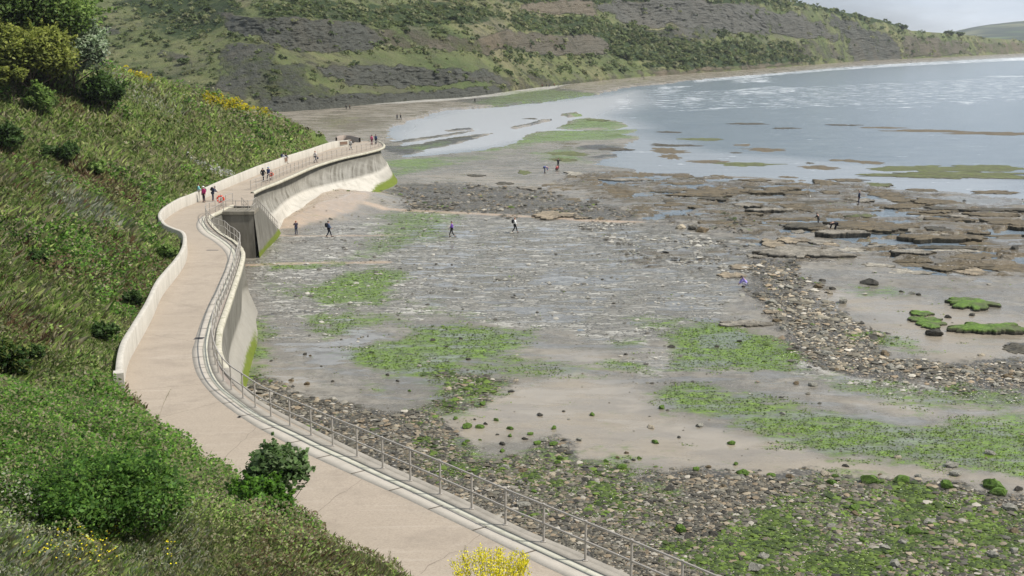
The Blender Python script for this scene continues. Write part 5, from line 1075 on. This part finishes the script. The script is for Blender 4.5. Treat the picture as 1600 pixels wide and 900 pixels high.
def boulders():
    ks = lambda b: (b[3], zone(b[0], b[1])); od, cnt = ordinal(BL, ks); P = np.array([unp(float(b[0]), float(b[1]) + b[2] * .15) for b in BL]); Z = ground_z(P)
    for i, (x, y, w, k) in enumerate(BL):
        D = math.hypot(P[i, 0], P[i, 1]); s = w / F * D * .62; me = RM[k][i % len(RM[k])]; o = obj('boulder', me, loc=(P[i, 0], P[i, 1], Z[i] - s * .02), rz=RNG.uniform(0, 6.3), sc=(s, s * RNG.uniform(.75, 1), s * RNG.uniform(.9, 1.25)))
        n = od[i]; c = cnt[ks(BL[i])]; w_ = 'lone' if c == 1 else (ORD[n] if n == 0 else ORD[n] + ' from the left')
        lab = f"{w_} {NAMEC[k]} {zone(x, y)}" if n == 0 or c == 1 else f"{NAMEC[k]}, {w_}, {zone(x, y)}"
        tag(o, lab, 'boulder', 'boulders on the shore')
boulders()
def slab(x, y, w, h, k, name='rock_ledge'):
    """flat-topped ledge: outline, undercut edge and lumpy weed-covered top"""
    c = unp(float(x), float(y)); a = unp(float(x), y - h / 2.); b = unp(float(x), y + h / 2.); ry = max(.35, (a[1] - b[1]) / 2); D = np.hypot(c[0], c[1]); rx = w / F * D / 2
    rng = np.random.RandomState(int(x * 7 + y)); n = 72; t = np.linspace(0, 2 * math.pi, n, endpoint=False); ph = rng.uniform(0, 6, 5)
    jag = np.repeat(rng.normal(size=n // 3) * .13, 3); rad = np.clip(1 + .12 * np.sin(2 * t + ph[0]) + .10 * np.sin(3 * t + ph[1]) + .08 * np.sin(5 * t + ph[2]) + jag + rng.normal(size=n) * .04, .45, 1.5)
    th = {'g': .13, 'G': .3, 'b': .11, 'd': .16, 'p': .09, 't': .20, 'c': .22}[k] * np.clip(rx / 2, .6, 1.3) * (.55 if y < 270 else 1); rings = [(1.0, -.35), (1.03, th * .45), (1.0, th * .85), (.93, th), (.75, th * 1.03), (.5, th * 1.06), (.25, th * 1.06)]
    V = []
    for r, z in rings:
        X = rx * rad * r * np.cos(t); Y = ry * rad * r * np.sin(t); zz = z + (fbm(X + c[0], Y + c[1], .9, 400) - .5) * .22 * (z > 0.1); V.append(np.stack([X, Y, zz], 1))
    V = np.concatenate(V); V = np.vstack([V, [0, 0, th * 1.05]]); Fs = []
    for i in range(len(rings) - 1):
        for j in range(n): q = (j + 1) % n; Fs.append([i * n + j, i * n + q, (i + 1) * n + q, (i + 1) * n + j])
    m = (len(rings) - 1) * n
    for j in range(n): Fs.append([m + j, m + (j + 1) % n, len(V) - 1])
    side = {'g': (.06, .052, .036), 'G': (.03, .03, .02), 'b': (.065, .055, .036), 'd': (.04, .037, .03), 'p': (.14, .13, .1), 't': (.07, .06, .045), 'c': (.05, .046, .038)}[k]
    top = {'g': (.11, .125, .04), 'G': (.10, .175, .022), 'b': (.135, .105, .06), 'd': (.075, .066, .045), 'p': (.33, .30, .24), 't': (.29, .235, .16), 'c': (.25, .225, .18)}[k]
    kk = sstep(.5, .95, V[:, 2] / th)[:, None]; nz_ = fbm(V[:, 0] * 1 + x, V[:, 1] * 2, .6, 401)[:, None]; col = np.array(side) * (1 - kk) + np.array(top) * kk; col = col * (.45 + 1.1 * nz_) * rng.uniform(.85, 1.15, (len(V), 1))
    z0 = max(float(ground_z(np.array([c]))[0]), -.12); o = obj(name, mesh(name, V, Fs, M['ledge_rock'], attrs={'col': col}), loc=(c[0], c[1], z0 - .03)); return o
SL = [(1095,217,58,4,'g'),(1160,226,28,3,'b'),(1195,233,60,5,'b'),(1055,227,62,3,'d'),(1045,235,48,9,'b'),(1047,244,34,7,'b'),(1110,252,60,5,'b'),(1165,256,90,5,'g'),(1045,206,35,2,'d'),(1170,193,60,2,'d'),(1228,200,35,2,'d'),(1320,195,45,2,'d'),(1380,199,60,2.5,'b'),(1450,204,110,4,'b'),(1560,208,125,5,'b'),(1278,261,54,6,'b'),(1265,254,14,3,'d'),(1321,250,42,4,'b'),(1356,253,40,5,'b'),(1440,263,130,9,'g'),(1540,262,130,10,'g'),(1490,273,200,12,'g'),(1372,289,32,6,'g'),(1125,276,36,5,'b'),(1068,275,36,4,'b'),(1005,272,32,7,'b'),(1232,276,26,3,'b'),(1325,281,52,4,'b'),
 (1130,300,105,9,'b'),(1095,317,45,4,'b'),(1048,322,50,5,'b'),(1145,348,85,11,'b'),(1160,331,32,9,'b'),(1247,327,46,10,'b'),(1280,314,40,7,'b'),(1316,318,34,10,'g'),(1298,303,28,5,'b'),(1248,288,36,6,'b'),(1290,287,38,8,'b'),(1320,328,95,5,'b'),(1380,301,60,10,'b'),(1205,343,28,8,'b'),(1265,341,42,8,'b'),(1280,357,52,7,'b'),(1365,357,112,14,'b'),(1247,361,20,6,'c'),(1207,384,36,12,'t'),(1240,375,46,9,'t'),(1282,379,36,7,'c'),(1296,383,20,6,'t'),(1182,402,28,6,'c'),(1210,401,30,5,'d'),(1250,399,112,16,'c'),
 (1517,477,68,15,'G'),(1440,491,34,7,'G'),(1452,506,48,15,'G'),(1545,517,110,14,'G'),(1517,423,50,12,'t'),(1415,424,60,8,'p'),(1372,415,42,6,'p'),(1425,412,40,8,'b'),(1575,420,70,12,'b'),(1591,545,42,16,'d'),(1142,431,36,8,'t'),(1158,419,34,7,'t'),(1162,507,66,9,'c'),(1206,489,22,8,'t'),(865,338,66,9,'t'),(908,340,20,6,'t'),(820,270,18,7,'g'),(787,287,27,4,'d'),(745,275,26,3,'d'),(828,295,30,6,'c'),(895,310,26,9,'b'),(928,315,15,5,'d'),(890,293,80,10,'b'),(897,273,26,6,'p'),(926,277,42,9,'b'),(965,301,50,12,'b'),(990,272,26,8,'b'),(653,322,22,4,'d'),(1185,312,60,7,'b'),(1220,297,50,6,'b'),(1060,296,60,7,'b'),(1020,312,40,6,'b'),(1420,322,90,7,'b'),(1500,335,110,9,'b'),(1580,352,80,10,'b'),(1450,375,90,8,'b'),(1560,330,90,4,'d'),(1385,385,50,6,'c'),(1330,392,40,6,'p'),(1170,322,40,5,'b'),(1345,340,40,4,'g'),(1490,390,60,6,'p'),(890,240,60,6,'g'),(960,233,50,4,'d'),(880,250,40,5,'g'),(830,185,20,2,'d'),(935,190,30,3,'g'),(1555,300,60,5,'b'),(1440,297,40,4,'b'),(1555,330,50,5,'d'),(1090,278,30,3,'d'),(1030,225,26,2.5,'d'),(1150,238,20,2,'d')]
NS = {'g': 'olive green ledge', 'G': 'thick bright green ledge', 'b': 'brown weed-covered ledge', 'd': 'thin dark ledge', 'p': 'pale flat slab', 't': 'undercut tan ledge', 'c': 'broken grey slab'}
def zs(x, y):
    if y < 262 and x > 1000: return 'awash in the open sea'
    if y < 262: return 'in the shallows beyond the rounded wall end'
    if y < 292: return 'along the water line'
    if y < 370: return 'on the left of the brown platform' if x < 1180 else 'on the right of the brown platform'
    return 'near the top of the curving stone bank' if x < 1310 else 'on the mud flat at the right'
def ledges():
    ks = lambda b: (b[4], zs(b[0], b[1])); od, cnt = ordinal(SL, ks)
    for i, b in enumerate(SL):
        o = slab(*b); n = od[i]; c = cnt[ks(b)]; z_ = zs(b[0], b[1])
        tag(o, f"lone {NS[b[4]]} {z_}" if c == 1 else f"leftmost {NS[b[4]]} {z_}" if n == 0 else f"{NS[b[4]]}, {ORD[n]} from the left, {z_}", 'rock ledge', 'rock ledges')
ledges()
def more_ledges():
    rng = np.random.RandomState(21); P = np.array([(960,270),(1060,276),(1225,284),(1400,296),(1640,314),(1640,415),(1500,430),(1380,395),(1290,368),(1180,360),(1080,345),(1000,325),(930,290)], float); i = 0
    while i < 85:
        x, y = rng.uniform(950, 1640), rng.uniform(270, 430)
        if sdf(np.array([x]), np.array([y]), P)[0] < 2: continue
        k = 'bbbdbcb'[rng.randint(7)]; w = rng.uniform(18, 75); h = rng.uniform(3, 6) * (y / 330) ** 2; o = slab(x + rng.rand(), y, w, h, k); i += 1
        tag(o, 'small low weedy brown shelf of rock on the platform', 'rock ledge', 'small shelves of the rock platform')
more_ledges()
def more_boulders():
    """loose boulders nothing tells apart, each its own object"""
    k = 0; rng = np.random.RandomState(77)
    Z_ = [([(560,640),(700,700),(900,735),(1100,742),(1300,760),(1600,790),(1600,900),(1200,900),(900,800),(700,730)],78,(8,20),'gydytb','weathered boulder lying in the shingle below the promenade railing','boulders strewn in the shingle'),
      ([(1180,430),(1240,440),(1330,520),(1420,570),(1600,585),(1600,612),(1480,600),(1330,585),(1250,560),(1205,500)],60,(8,22),'ytydyb','angular grey-brown stone piled in the curving stone bank','stones of the curving bank')]
    for poly, n, (a, b), kinds, lab, grp in Z_:
        P = np.array(poly, float); i = 0
        while i < n:
            x, y = rng.uniform(P[:, 0].min(), P[:, 0].max()), rng.uniform(P[:, 1].min(), P[:, 1].max())
            if sdf(np.array([x]), np.array([y]), P)[0] < 0: continue
            p = unp(x, y); 
            if offdist(p[None, 0], p[None, 1])[0] > -7 and x < 1100: i += 0
            w = a + (b - a) * rng.rand() ** 2.0; D = math.hypot(p[0], p[1]); s = w / F * D * .62; kk = kinds[rng.randint(len(kinds))]; z = ground_z(p[None])[0]
            o = obj('boulder', RM[kk][rng.randint(len(RM[kk]))], loc=(p[0], p[1], z - s * .1), rz=rng.uniform(0, 6.3), sc=(s, s * rng.uniform(.6, 1), s * rng.uniform(.7, 1.1))); tag(o, lab, 'boulder', grp); i += 1
more_boulders()
def shingle():
    rng = np.random.RandomState(12); n = 520000; az = rng.uniform(math.radians(-22), math.radians(33), n); D = np.sqrt(rng.uniform(1 / 190. ** 1, 1 / 20., n) ** -2); D = 1 / rng.uniform(1 / 190., 1 / 20., n)
    x, y = D * np.sin(az), D * np.cos(az); f = beach_fields(x, y); nz_ = fbm(x, y, 2.5, 501, 5, .6); off = offdist(x, y)
    pr = sstep(.45, .95, f['peb'] + (nz_ - .5) * 2.0) * .9 + .012 + .10 * f['brown'] * (nz_ > .55) + .04 * (f['alg'] > .4) + .30 * f['lime'] * (nz_ > .47); pr *= (f['sea'] < 0) * (1 - .8 * (f['sand'] > .8) * (f['peb'] < .4)) * (off < -1); k = rng.rand(n) < pr
    # off: seaward of the promenade only
    k &= (f['peb'] > .2) | (rng.rand(n) < .5)
    x, y, D = x[k], y[k], D[k]; f = {a: b[k] for a, b in f.items()}; n = len(x); z = beach_z(x, y, f)
    s = np.clip((.028 + .035 * rng.rand(n) + .13 * rng.rand(n) ** 8) * np.clip(D / 38, .9, 3.2), .025, .45) * (1 - .3 * (f['peb'] < .3))
    B = np.array([(1, 0, 0), (.3, .9, 0), (-.8, .55, 0), (-.75, -.6, 0), (.35, -.95, 0), (.15, .05, 1), (0, 0, -.6)])
    Ft = [(0, 1, 5), (1, 2, 5), (2, 3, 5), (3, 4, 5), (4, 0, 5)]
    a = rng.uniform(0, 6.28, n); cs, sn = np.cos(a), np.sin(a); J = B[None, :6] * rng.uniform(.7, 1.3, (n, 6, 3)); J[:, :5, 2] = rng.uniform(-.1, .35, (n, 5)); J[:, 5, 2] = rng.uniform(.35, .7, n); J[:, 5, :2] += rng.normal(size=(n, 2)) * .2
    X = (J[..., 0] * cs[:, None] - J[..., 1] * sn[:, None]) * s[:, None]; Y = (J[..., 0] * sn[:, None] + J[..., 1] * cs[:, None]) * s[:, None] * .8; Zz = J[..., 2] * s[:, None]
    V = np.stack([X + x[:, None], Y + y[:, None], Zz + z[:, None]], -1).reshape(-1, 3); Fc = (np.arange(n)[:, None, None] * 6 + np.array(Ft)[None]).reshape(-1, 3)
    col = pick([(.13, .12, .09), (.20, .18, .135), (.085, .078, .06), (.30, .25, .175), (.05, .046, .037), (.24, .185, .12), (.16, .145, .11), (.10, .095, .075), (.36, .33, .27), (.07, .063, .048), (.14, .12, .085)], n, .3, rng)
    bank = sdf(x, y, gpoly([(1170,400),(1262,440),(1350,520),(1500,566),(1700,575),(1700,628),(1480,607),(1330,592),(1205,505)])) > 0; col = col * np.where(bank, 1.2, .85)[:, None]
    al = (f['alg'] + (nz_[k] - .5) * 2.0 + rng.normal(size=n) * .15) > .62; col = np.where(al[:, None], pick([(.035, .055, .013), (.06, .09, .018), (.10, .15, .024)], n, .25, rng), col)
    lm = (f['lime'] > .4) & (f['peb'] < .5); col = np.where(lm[:, None], pick([(.30,.285,.24),(.22,.21,.175),(.10,.092,.075),(.37,.35,.30)], n, .2, rng), col)
    dk = f['brown'] > .4; col = np.where(dk[:, None], col * .6, col)
    tag(obj('shingle', mesh('shingle', V, Fc, M['stone'], attrs={'col': np.repeat(col, 6, 0)})), 'loose shingle of mixed grey, tan and dark stones', kind='stuff'); print('shingle', n)
shingle()

def seaweed():
    """short weed in tufts over the green zones"""
    rng = np.random.RandomState(31); n = 700000; az = rng.uniform(math.radians(-20), math.radians(31), n); D = 1 / rng.uniform(1 / 175., 1 / 22., n); x, y = D * np.sin(az), D * np.cos(az)
    f = beach_fields(x, y); nz_ = fbm(x * .7, y * 1.3, 1.6, 601, 6, .7); k = (f['alg'] + (nz_ - .5) * 2.2 > .50) & (offdist(x, y) < -1) & (f['sea'] < 0) & (rng.rand(n) < .62); x, y, D, nz_ = x[k], y[k], D[k], nz_[k]; f = {a: b[k] for a, b in f.items()}; n = len(x)
    z = beach_z(x, y, f) + rng.rand(n) * .025; s = (.018 + .03 * rng.rand(n)) * np.clip(D / 40, .9, 3); V, Fc = cards(np.stack([x, y, z], 1), s, 2.6, .7, rng)
    c = pick([(.09, .15, .018), (.14, .23, .024), (.055, .085, .018), (.19, .28, .035), (.04, .05, .022)], n, .25, rng) * (.6 + .8 * sstep(.45, .7, nz_))[:, None]
    tag(obj('seaweed', mesh('seaweed', V, Fc, M['veg'], attrs={'col': np.repeat(c, 4, 0)})), 'short bright and dark green weed clinging to the shore in patches', kind='stuff'); print('weed', n)
seaweed()
# ------------------------------------------------------------------ people
def skin(edges_pts, edges, rad, root=0, sub=1):
    me = bpy.data.meshes.new('tmp'); me.from_pydata([tuple(p) for p in edges_pts], edges, []); o = bpy.data.objects.new('tmp', me); C.objects.link(o)
    m = o.modifiers.new('s', 'SKIN'); m.use_smooth_shade = True
    if not me.skin_vertices: return None, o
    for i, r in enumerate(rad):
        v = me.skin_vertices[0].data[i]; v.radius = (r, r) if not hasattr(r, '__len__') else tuple(r); v.use_root = (i == root)
    sb = o.modifiers.new('u', 'SUBSURF'); sb.levels = sub; sb.render_levels = sub
    bpy.context.view_layer.update(); dg = bpy.context.evaluated_depsgraph_get(); out = bpy.data.meshes.new_from_object(o.evaluated_get(dg)); bpy.data.objects.remove(o); return out, None
J0 = dict(pelvis=(0,0,.96), waist=(0,0,1.10), chest=(0,0,1.30), neck=(0,0,1.47), head=(0,.01,1.60), crown=(0,.0,1.70))
def pose(kind, side=1):
    """joint positions; the person faces +Y"""
    J = {k: np.array(v, float) for k, v in J0.items()}
    def arms(sh, el, wr):
        for s, (a, b, c) in (('L', (sh[0], el[0], wr[0])), ('R', (sh[1], el[1], wr[1]))): J['sh' + s], J['el' + s], J['wr' + s] = map(lambda q: np.array(q, float), (a, b, c))
    def legs(h, k, a):
        for s, i in (('L', 0), ('R', 1)): J['hip' + s], J['kn' + s], J['an' + s] = [np.array(q[i], float) for q in (h, k, a)]; J['toe' + s] = J['an' + s] + [0, .17, -.05]
    arms([(-.19,0,1.42),(.19,0,1.42)], [(-.25,-.03,1.15),(.25,-.03,1.15)], [(-.25,.06,.90),(.25,.06,.90)])
    legs([(-.09,0,.93),(.09,0,.93)], [(-.10,.02,.50),(.10,.02,.50)], [(-.11,-.02,.08),(.11,-.02,.08)])
    if kind == 'walk':
        s = side; legs([(-.09,0,.92),(.09,0,.92)], [(-.09,.17*s,.52),(.09,-.05*s,.50)], [(-.09,.27*s,.10),(.09,-.30*s,.12)])
        arms([(-.19,0,1.41),(.19,0,1.41)], [(-.24,-.14*s,1.16),(.24,.10*s,1.16)], [(-.22,-.12*s,.93),(.22,.26*s,.98)])
    elif kind == 'photo':
        arms([(-.19,0,1.42),(.19,0,1.42)], [(-.24,.13,1.20),(.24,.13,1.20)], [(-.10,.32,1.36),(.10,.32,1.36)])
    elif kind == 'lean':
        for k in ('waist','chest','neck','head','crown'): J[k] = J[k] + [0, (J[k][2] - .96) * .42, -(J[k][2] - .96) * .06]
        arms([(-.19,.18,1.38),(.19,.18,1.38)], [(-.22,.30,1.14),(.22,.30,1.14)], [(-.14,.48,1.05),(.14,.48,1.05)])
    elif kind == 'bend':
        J.update(pelvis=np.array((0,-.12,.92)), waist=np.array((0,.02,.98)), chest=np.array((0,.22,.98)), neck=np.array((0,.38,.92)), head=np.array((0,.50,.86)), crown=np.array((0,.58,.80)))
        arms([(-.18,.33,.94),(.18,.33,.94)], [(-.2,.40,.68),(.2,.40,.68)], [(-.1,.46,.44),(.12,.50,.44)]); legs([(-.09,-.1,.88),(.09,-.1,.88)], [(-.12,.08,.50),(.12,.0,.48)], [(-.12,-.02,.08),(.13,-.10,.08)])
    elif kind == 'crouch':
        J.update(pelvis=np.array((0,-.15,.28)), waist=np.array((0,-.08,.42)), chest=np.array((0,.05,.60)), neck=np.array((0,.16,.73)), head=np.array((0,.26,.82)), crown=np.array((0,.31,.90)))
        arms([(-.18,.12,.69),(.18,.12,.69)], [(-.23,.28,.48),(.23,.28,.48)], [(-.1,.42,.28),(.1,.42,.28)]); legs([(-.1,-.13,.28),(.1,-.13,.28)], [(-.17,.25,.46),(.17,.25,.46)], [(-.14,.0,.08),(.14,.0,.08)])
    elif kind == 'sit':
        for k in ('pelvis','waist','chest','neck','head','crown'): J[k] = J[k] - [0, 0, .84]
        arms([(-.19,0,.58),(.19,0,.58)], [(-.25,.06,.33),(.25,.06,.33)], [(-.15,.26,.24),(.15,.26,.24)]); legs([(-.09,0,.11),(.09,0,.11)], [(-.12,.42,.13),(.12,.42,.13)], [(-.12,.42,-.30),(.12,.42,-.30)])
    elif kind == 'arms_out':
        arms([(-.19,0,1.42),(.19,0,1.42)], [(-.44,.05,1.40),(.44,.05,1.40)], [(-.66,.14,1.42),(.66,.14,1.42)])
    return J
def person(px, py, facing, kind, jacket, trousers, label, hair=(.06,.04,.03), hat=None, pack=None, h=1.0, boots=(.03,.03,.03), on='beach', group=None, side=1, detail=True, bag=None):
    J = pose(kind, side); j = list(J.keys()); idx = {k: i for i, k in enumerate(j)}
    E = [('pelvis','waist'),('waist','chest'),('chest','neck'),('neck','head'),('head','crown')]
    for s in 'LR': E += [('chest','sh'+s),('sh'+s,'el'+s),('el'+s,'wr'+s),('pelvis','hip'+s),('hip'+s,'kn'+s),('kn'+s,'an'+s),('an'+s,'toe'+s)]
    R = dict(pelvis=.13, waist=.12, chest=.14, neck=.055, head=.095, crown=.07)
    for s in 'LR': R.update({'sh'+s: .065, 'el'+s: .042, 'wr'+s: .028, 'hip'+s: .085, 'kn'+s: .055, 'an'+s: .038, 'toe'+s: .03})
    if on == 'beach': p = unp(float(px), float(py)); p[2] = max(ground_z(p[None])[0], -.1)
    elif on == 'far': p = unp(float(px), float(py), .3)
    elif on == 'wall': p = unpath(float(px), float(py), 1.08)
    else: p = unpath(float(px), float(py))
    root = obj('person', None, loc=tuple(p), rz=facing, sc=h); tag(root, label, 'person', group)
    body, bad = skin([J[k] for k in j], [(idx[a], idx[b]) for a, b in E], [R[k] for k in j], 0)
    body.name = 'body'; body.materials.append(M['skin'])
    # hands and face are grown onto the same mesh
    bm = bmesh.new(); bm.from_mesh(body)
    def addto(V, Fs, mi=0):
        vs = [bm.verts.new(tuple(v)) for v in V]
        for f in Fs:
            try: q = bm.faces.new([vs[i] for i in f]); q.material_index = mi
            except ValueError: pass
    if detail:
        for s, sg in (('L', -1), ('R', 1)):
            w = J['wr' + s]; d = w - J['el' + s]; d = d / np.linalg.norm(d); sd = np.cross(d, [0, 1, 0.01]); sd /= np.linalg.norm(sd) + 1e-9; fw = np.cross(sd, d)
            addto(*tube([w, w + d * .05, w + d * .095], [.026, .036, .032], 6))
            for k, L in enumerate((.065, .078, .072, .055)): b = w + d * .09 + fw * (.028 - .018 * k); addto(*tube([b, b + d * L * .55, b + d * L * .9 + sd * sg * -.018], .008, 5))
            b = w + d * .035 + fw * .03; addto(*tube([b, b + fw * .03 + d * .02, b + fw * .04 + d * .05], .009, 5))
        hd, cn = J['head'], J['crown']; up_v = (cn - hd) / np.linalg.norm(cn - hd); f_ = np.array([0, 1., 0]) - up_v * up_v[1]; f_ /= np.linalg.norm(f_); rt = np.cross(f_, up_v); c0 = hd + up_v * .01
        addto(*tube([c0 + f_ * .08 + up_v * .02, c0 + f_ * .115 - up_v * .02], [.008, .016], 5))
        for sg in (-1, 1): addto(*tube([c0 + f_ * .088 + rt * sg * .032 + up_v * .022, c0 + f_ * .098 + rt * sg * .032 + up_v * .022], .010, 6), 1); addto(*tube([c0 + rt * sg * .09 + up_v * .02, c0 + rt * sg * .105 - up_v * .03], .016, 5))
        addto(*tube([c0 + f_ * .09 + rt * .024 - up_v * .05, c0 + f_ * .09 - rt * .024 - up_v * .05], .006, 4), 1)
    bm.to_mesh(body); bm.free(); body.materials.append(MP('face_dark', (.08, .03, .025))); obj('body', body, root)
    def part(nm, names, edges, rr, col, sub=1, rt=0):
        ii = {k: i for i, k in enumerate(names)}; m, _ = skin([PT[k] for k in names], [(ii[a], ii[b]) for a, b in edges], rr, rt, sub); m.name = nm; m.materials.append(MP(nm, col)); return obj(nm, m, root)
    PT = dict(J)
    for s in 'LR': PT['cf' + s] = J['wr' + s] * .97 + J['el' + s] * .03; PT['hem' + s] = J['an' + s] * .93 + J['kn' + s] * .07
    PT['col'] = J['neck'] * .9 + J['chest'] * .1; PT['low'] = J['pelvis'] + (J['pelvis'] - J['waist']) * .25
    n = ['waist','low','chest','col','shL','elL','cfL','shR','elR','cfR']
    part('jacket', n, [('waist','low'),('waist','chest'),('chest','col'),('chest','shL'),('shL','elL'),('elL','cfL'),('chest','shR'),('shR','elR'),('elR','cfR')], [.155,.165,.165,.08,.085,.062,.045,.085,.062,.045], jacket)
    n = ['pelvis','hipL','knL','hemL','hipR','knR','hemR']
    part('trousers', n, [('pelvis','hipL'),('hipL','knL'),('knL','hemL'),('pelvis','hipR'),('hipR','knR'),('knR','hemR')], [.145,.10,.072,.058,.10,.072,.058], trousers)
    for s in 'LR': m = MB(); m.tube([J['an'+s] + [0,-.05,-.03], J['an'+s] + [0,.05,-.035], J['toe'+s] + [0,.05,-.0]], [.042,.045,.03], 7); obj('shoe', m.mesh('shoe', MP('shoe', boots)), root)
    hd, cn = J['head'], J['crown']; u = (cn - hd) / np.linalg.norm(cn - hd); V, Fs = tube([hd - u * .02 + [0,-.03,0], hd + u * .04 + [0,-.02,0], hd + u * .09 + [0,-.012,0], hd + u * .13], [.098,.108,.095,.03], 9); obj('hair', mesh('hair', V, Fs, MP('hair', hair)), root)
    if hat: V, Fs = tube([hd + u * .06 - u*.001, hd + u * .065, hd + u * .068, hd + u * .15, hd + u * .165], [.17,.17,.115,.10,.03], 12); obj('hat', mesh('hat', V, Fs, MP('hat', hat)), root)
    if pack:
        a, b = J['waist'], J['neck']; ax = (b - a) / np.linalg.norm(b - a); bk = np.cross(ax, [1, 0, 0]); bk = bk if bk[1] < 0 else -bk; c = bk * .22
        P = [a + c + ax * t for t in (-.02, .04, .2, .34, .40)]; V, Fs = tube(P, [.08,.15,.165,.14,.06], 8); V = np.array(V); V = V * [1, 1, 1]; obj('backpack', mesh('backpack', V, Fs, MP('backpack', pack)), root)
    if bag:
        w = J['wrR'] + [0, 0, -.1]; obj('bag', MB().tube([w, w - [0,0,.12], w - [0,0,.32]], [.03,.13,.11], 7).mesh('bag', MP('bag', bag)), root)
    return root
_mp = {}
def MP(n, c):
    k = (n, tuple(c))
    if k not in _mp: _mp[k] = simple(n, c, .75, .08, 6)
    return _mp[k]
NAVY, BLK, BLUE = (.02, .028, .06), (.016, .016, .02), (.05, .09, .22)
H = math.pi / 2
person(319, 316, 2.6, 'stand', (.42, .03, .14), (.03, .022, .03), 'person in a magenta jacket and white hat standing on the promenade', hat=(.8, .78, .74), pack=(.05, .07, .06), on='path')
person(333, 314.5, -1.6, 'lean', NAVY, (.03, .04, .075), 'person in navy standing beside the one in magenta on the promenade', on='path', hair=(.25,.22,.2), pack=BLK)
person(310.5, 299, -1.3, 'sit', (.22, .55, .55), (.5, .47, .42), 'person in a turquoise top sitting on the white parapet', on='wall', h=.95)
person(411.5, 284, -.3, 'walk', BLK, (.03, .03, .035), 'walker in black on the promenade, left of a companion in dark blue', on='path', hair=(.2,.2,.2), h=1.02)
person(420, 282.5, -.3, 'walk', (.03, .05, .13), (.02, .022, .04), 'walker in dark blue beside the one in black on the promenade', on='path', hat=(.3, .36, .5), side=-1)
person(441.5, 257.5, -1.0, 'lean', (.45, .45, .5), (.06, .065, .09), 'walker in a pale top leaning forward, halfway along the far promenade', on='path', pack=NAVY)
person(447.5, 256, -.8, 'walk', NAVY, (.02, .02, .035), 'smaller walker in navy right of the one leaning in a pale top', on='path', h=.88)
person(493, 254.5, -.9, 'walk', (.62, .58, .56), (.13, .13, .15), 'lone walker in a white top with a dark bag on the far promenade', on='path', hair=(.3, .12, .08), pack=None, bag=NAVY)
person(548, 234.5, -.9, 'walk', (.55, .54, .52), (.2, .2, .21), 'lone walker in pale grey near the far end of the promenade', on='path', hair=(.3,.25,.2))
person(581, 226.5, -.6, 'stand', (.55, .12, .22), (.16, .05, .08), 'person in pink at the rounded tip of the promenade', on='path')
person(587.5, 226, -.6, 'stand', (.04, .08, .16), (.04, .05, .08), 'person in dark blue beside the one in pink at the promenade tip', on='path')
person(463, 367, .5, 'photo', (.035, .03, .05), NAVY, 'person with reddish hair and raised arms, alone at the foot of the pale shingle slope', hair=(.35, .12, .07), h=.98)
person(514, 370.5, -1.3, 'walk', (.10, .13, .22), (.015, .018, .03), 'walker with a black backpack on the pale rock, right of the reddish-haired person', pack=BLK, hair=(.12,.1,.09), h=1.12)
person(706, 369.5, -1.5, 'walk', (.20, .10, .42), (.015, .014, .018), 'walker in purple on the grey rock pavement', hair=(.06,.03,.03), side=-1, h=1.04)
person(804.5, 364, -1.7, 'walk', (.72, .71, .68), BLK, 'walker in a white shirt with a black backpack on the grey rock pavement', pack=BLK, hair=(.3,.18,.12), h=1.05)
person(851, 271, -1.5, 'bend', (.08, .11, .30), (.05, .06, .13), 'person in blue bending over among the rocks near the shallows', h=1.05, hair=(.3, .1, .1))
person(872, 263, 3.0, 'arms_out', (.02, .02, .03), (.03, .03, .04), 'person in black with arms stretched out near the shallows')
person(870, 267, -.5, 'crouch', (.32, .04, .05), BLK, 'person in dark red crouching in front of the one with arms out')
person(1341.5, 321.5, 1.2, 'stand', NAVY, (.035, .04, .07), 'person in navy standing at the edge of a pool on the brown platform', hair=(.4,.3,.24), h=1.12)
person(1278.5, 351, .9, 'lean', (.035, .025, .022), (.10, .10, .10), 'person in dark brown with white boots stooping on the brown platform', boots=(.75,.75,.72), h=.92)
person(1305, 363, 1.3, 'bend', BLK, BLK, 'person in black bending low, right of the one in white boots', h=1.25, hair=BLK)
person(1163, 449, 1.5, 'crouch', (.36, .30, .72), (.5, .48, .55), 'person in lilac crouching by the ledge at the stone bank', hair=(.05, .04, .05), h=1.1)
FARP = [(541,172,BLK,'dark figure at the foot of the cliffs, left one of a close pair'),(546.5,172,BRN,'brownish figure at the foot of the cliffs, right one of a close pair'),(620.5,188,NAVY,'dark figure on the wet sand of the bay, left one of a pair'),(626,187.5,BLK,'dark figure on the wet sand of the bay, right one of a pair'),(742,161,NAVY,'lone tiny figure on the stones in front of the low dark bank'),(1006,124.5,BLK,'tiny figure walking far along the beach beyond the big group')]
for i, (x, y, c, lab) in enumerate(FARP): person(x, y, RNG.uniform(0, 6), 'walk', c, BLK, lab, on='far', detail=False, side=1 if i % 2 else -1, h=1.0)
for i, x in enumerate((826, 840.5, 847, 850.5, 854, 858, 866, 872)): person(x, 137.2 - (x - 826) * .03 + (i % 3) * .5, RNG.uniform(0, 6), 'walk' if i % 2 else 'stand', [BLK, NAVY, (.2, .05, .05), (.1, .1, .1)][i % 4], BLK, 'tiny figure in the group gathered on the far beach', on='far', detail=False, group='group of people on the far beach')
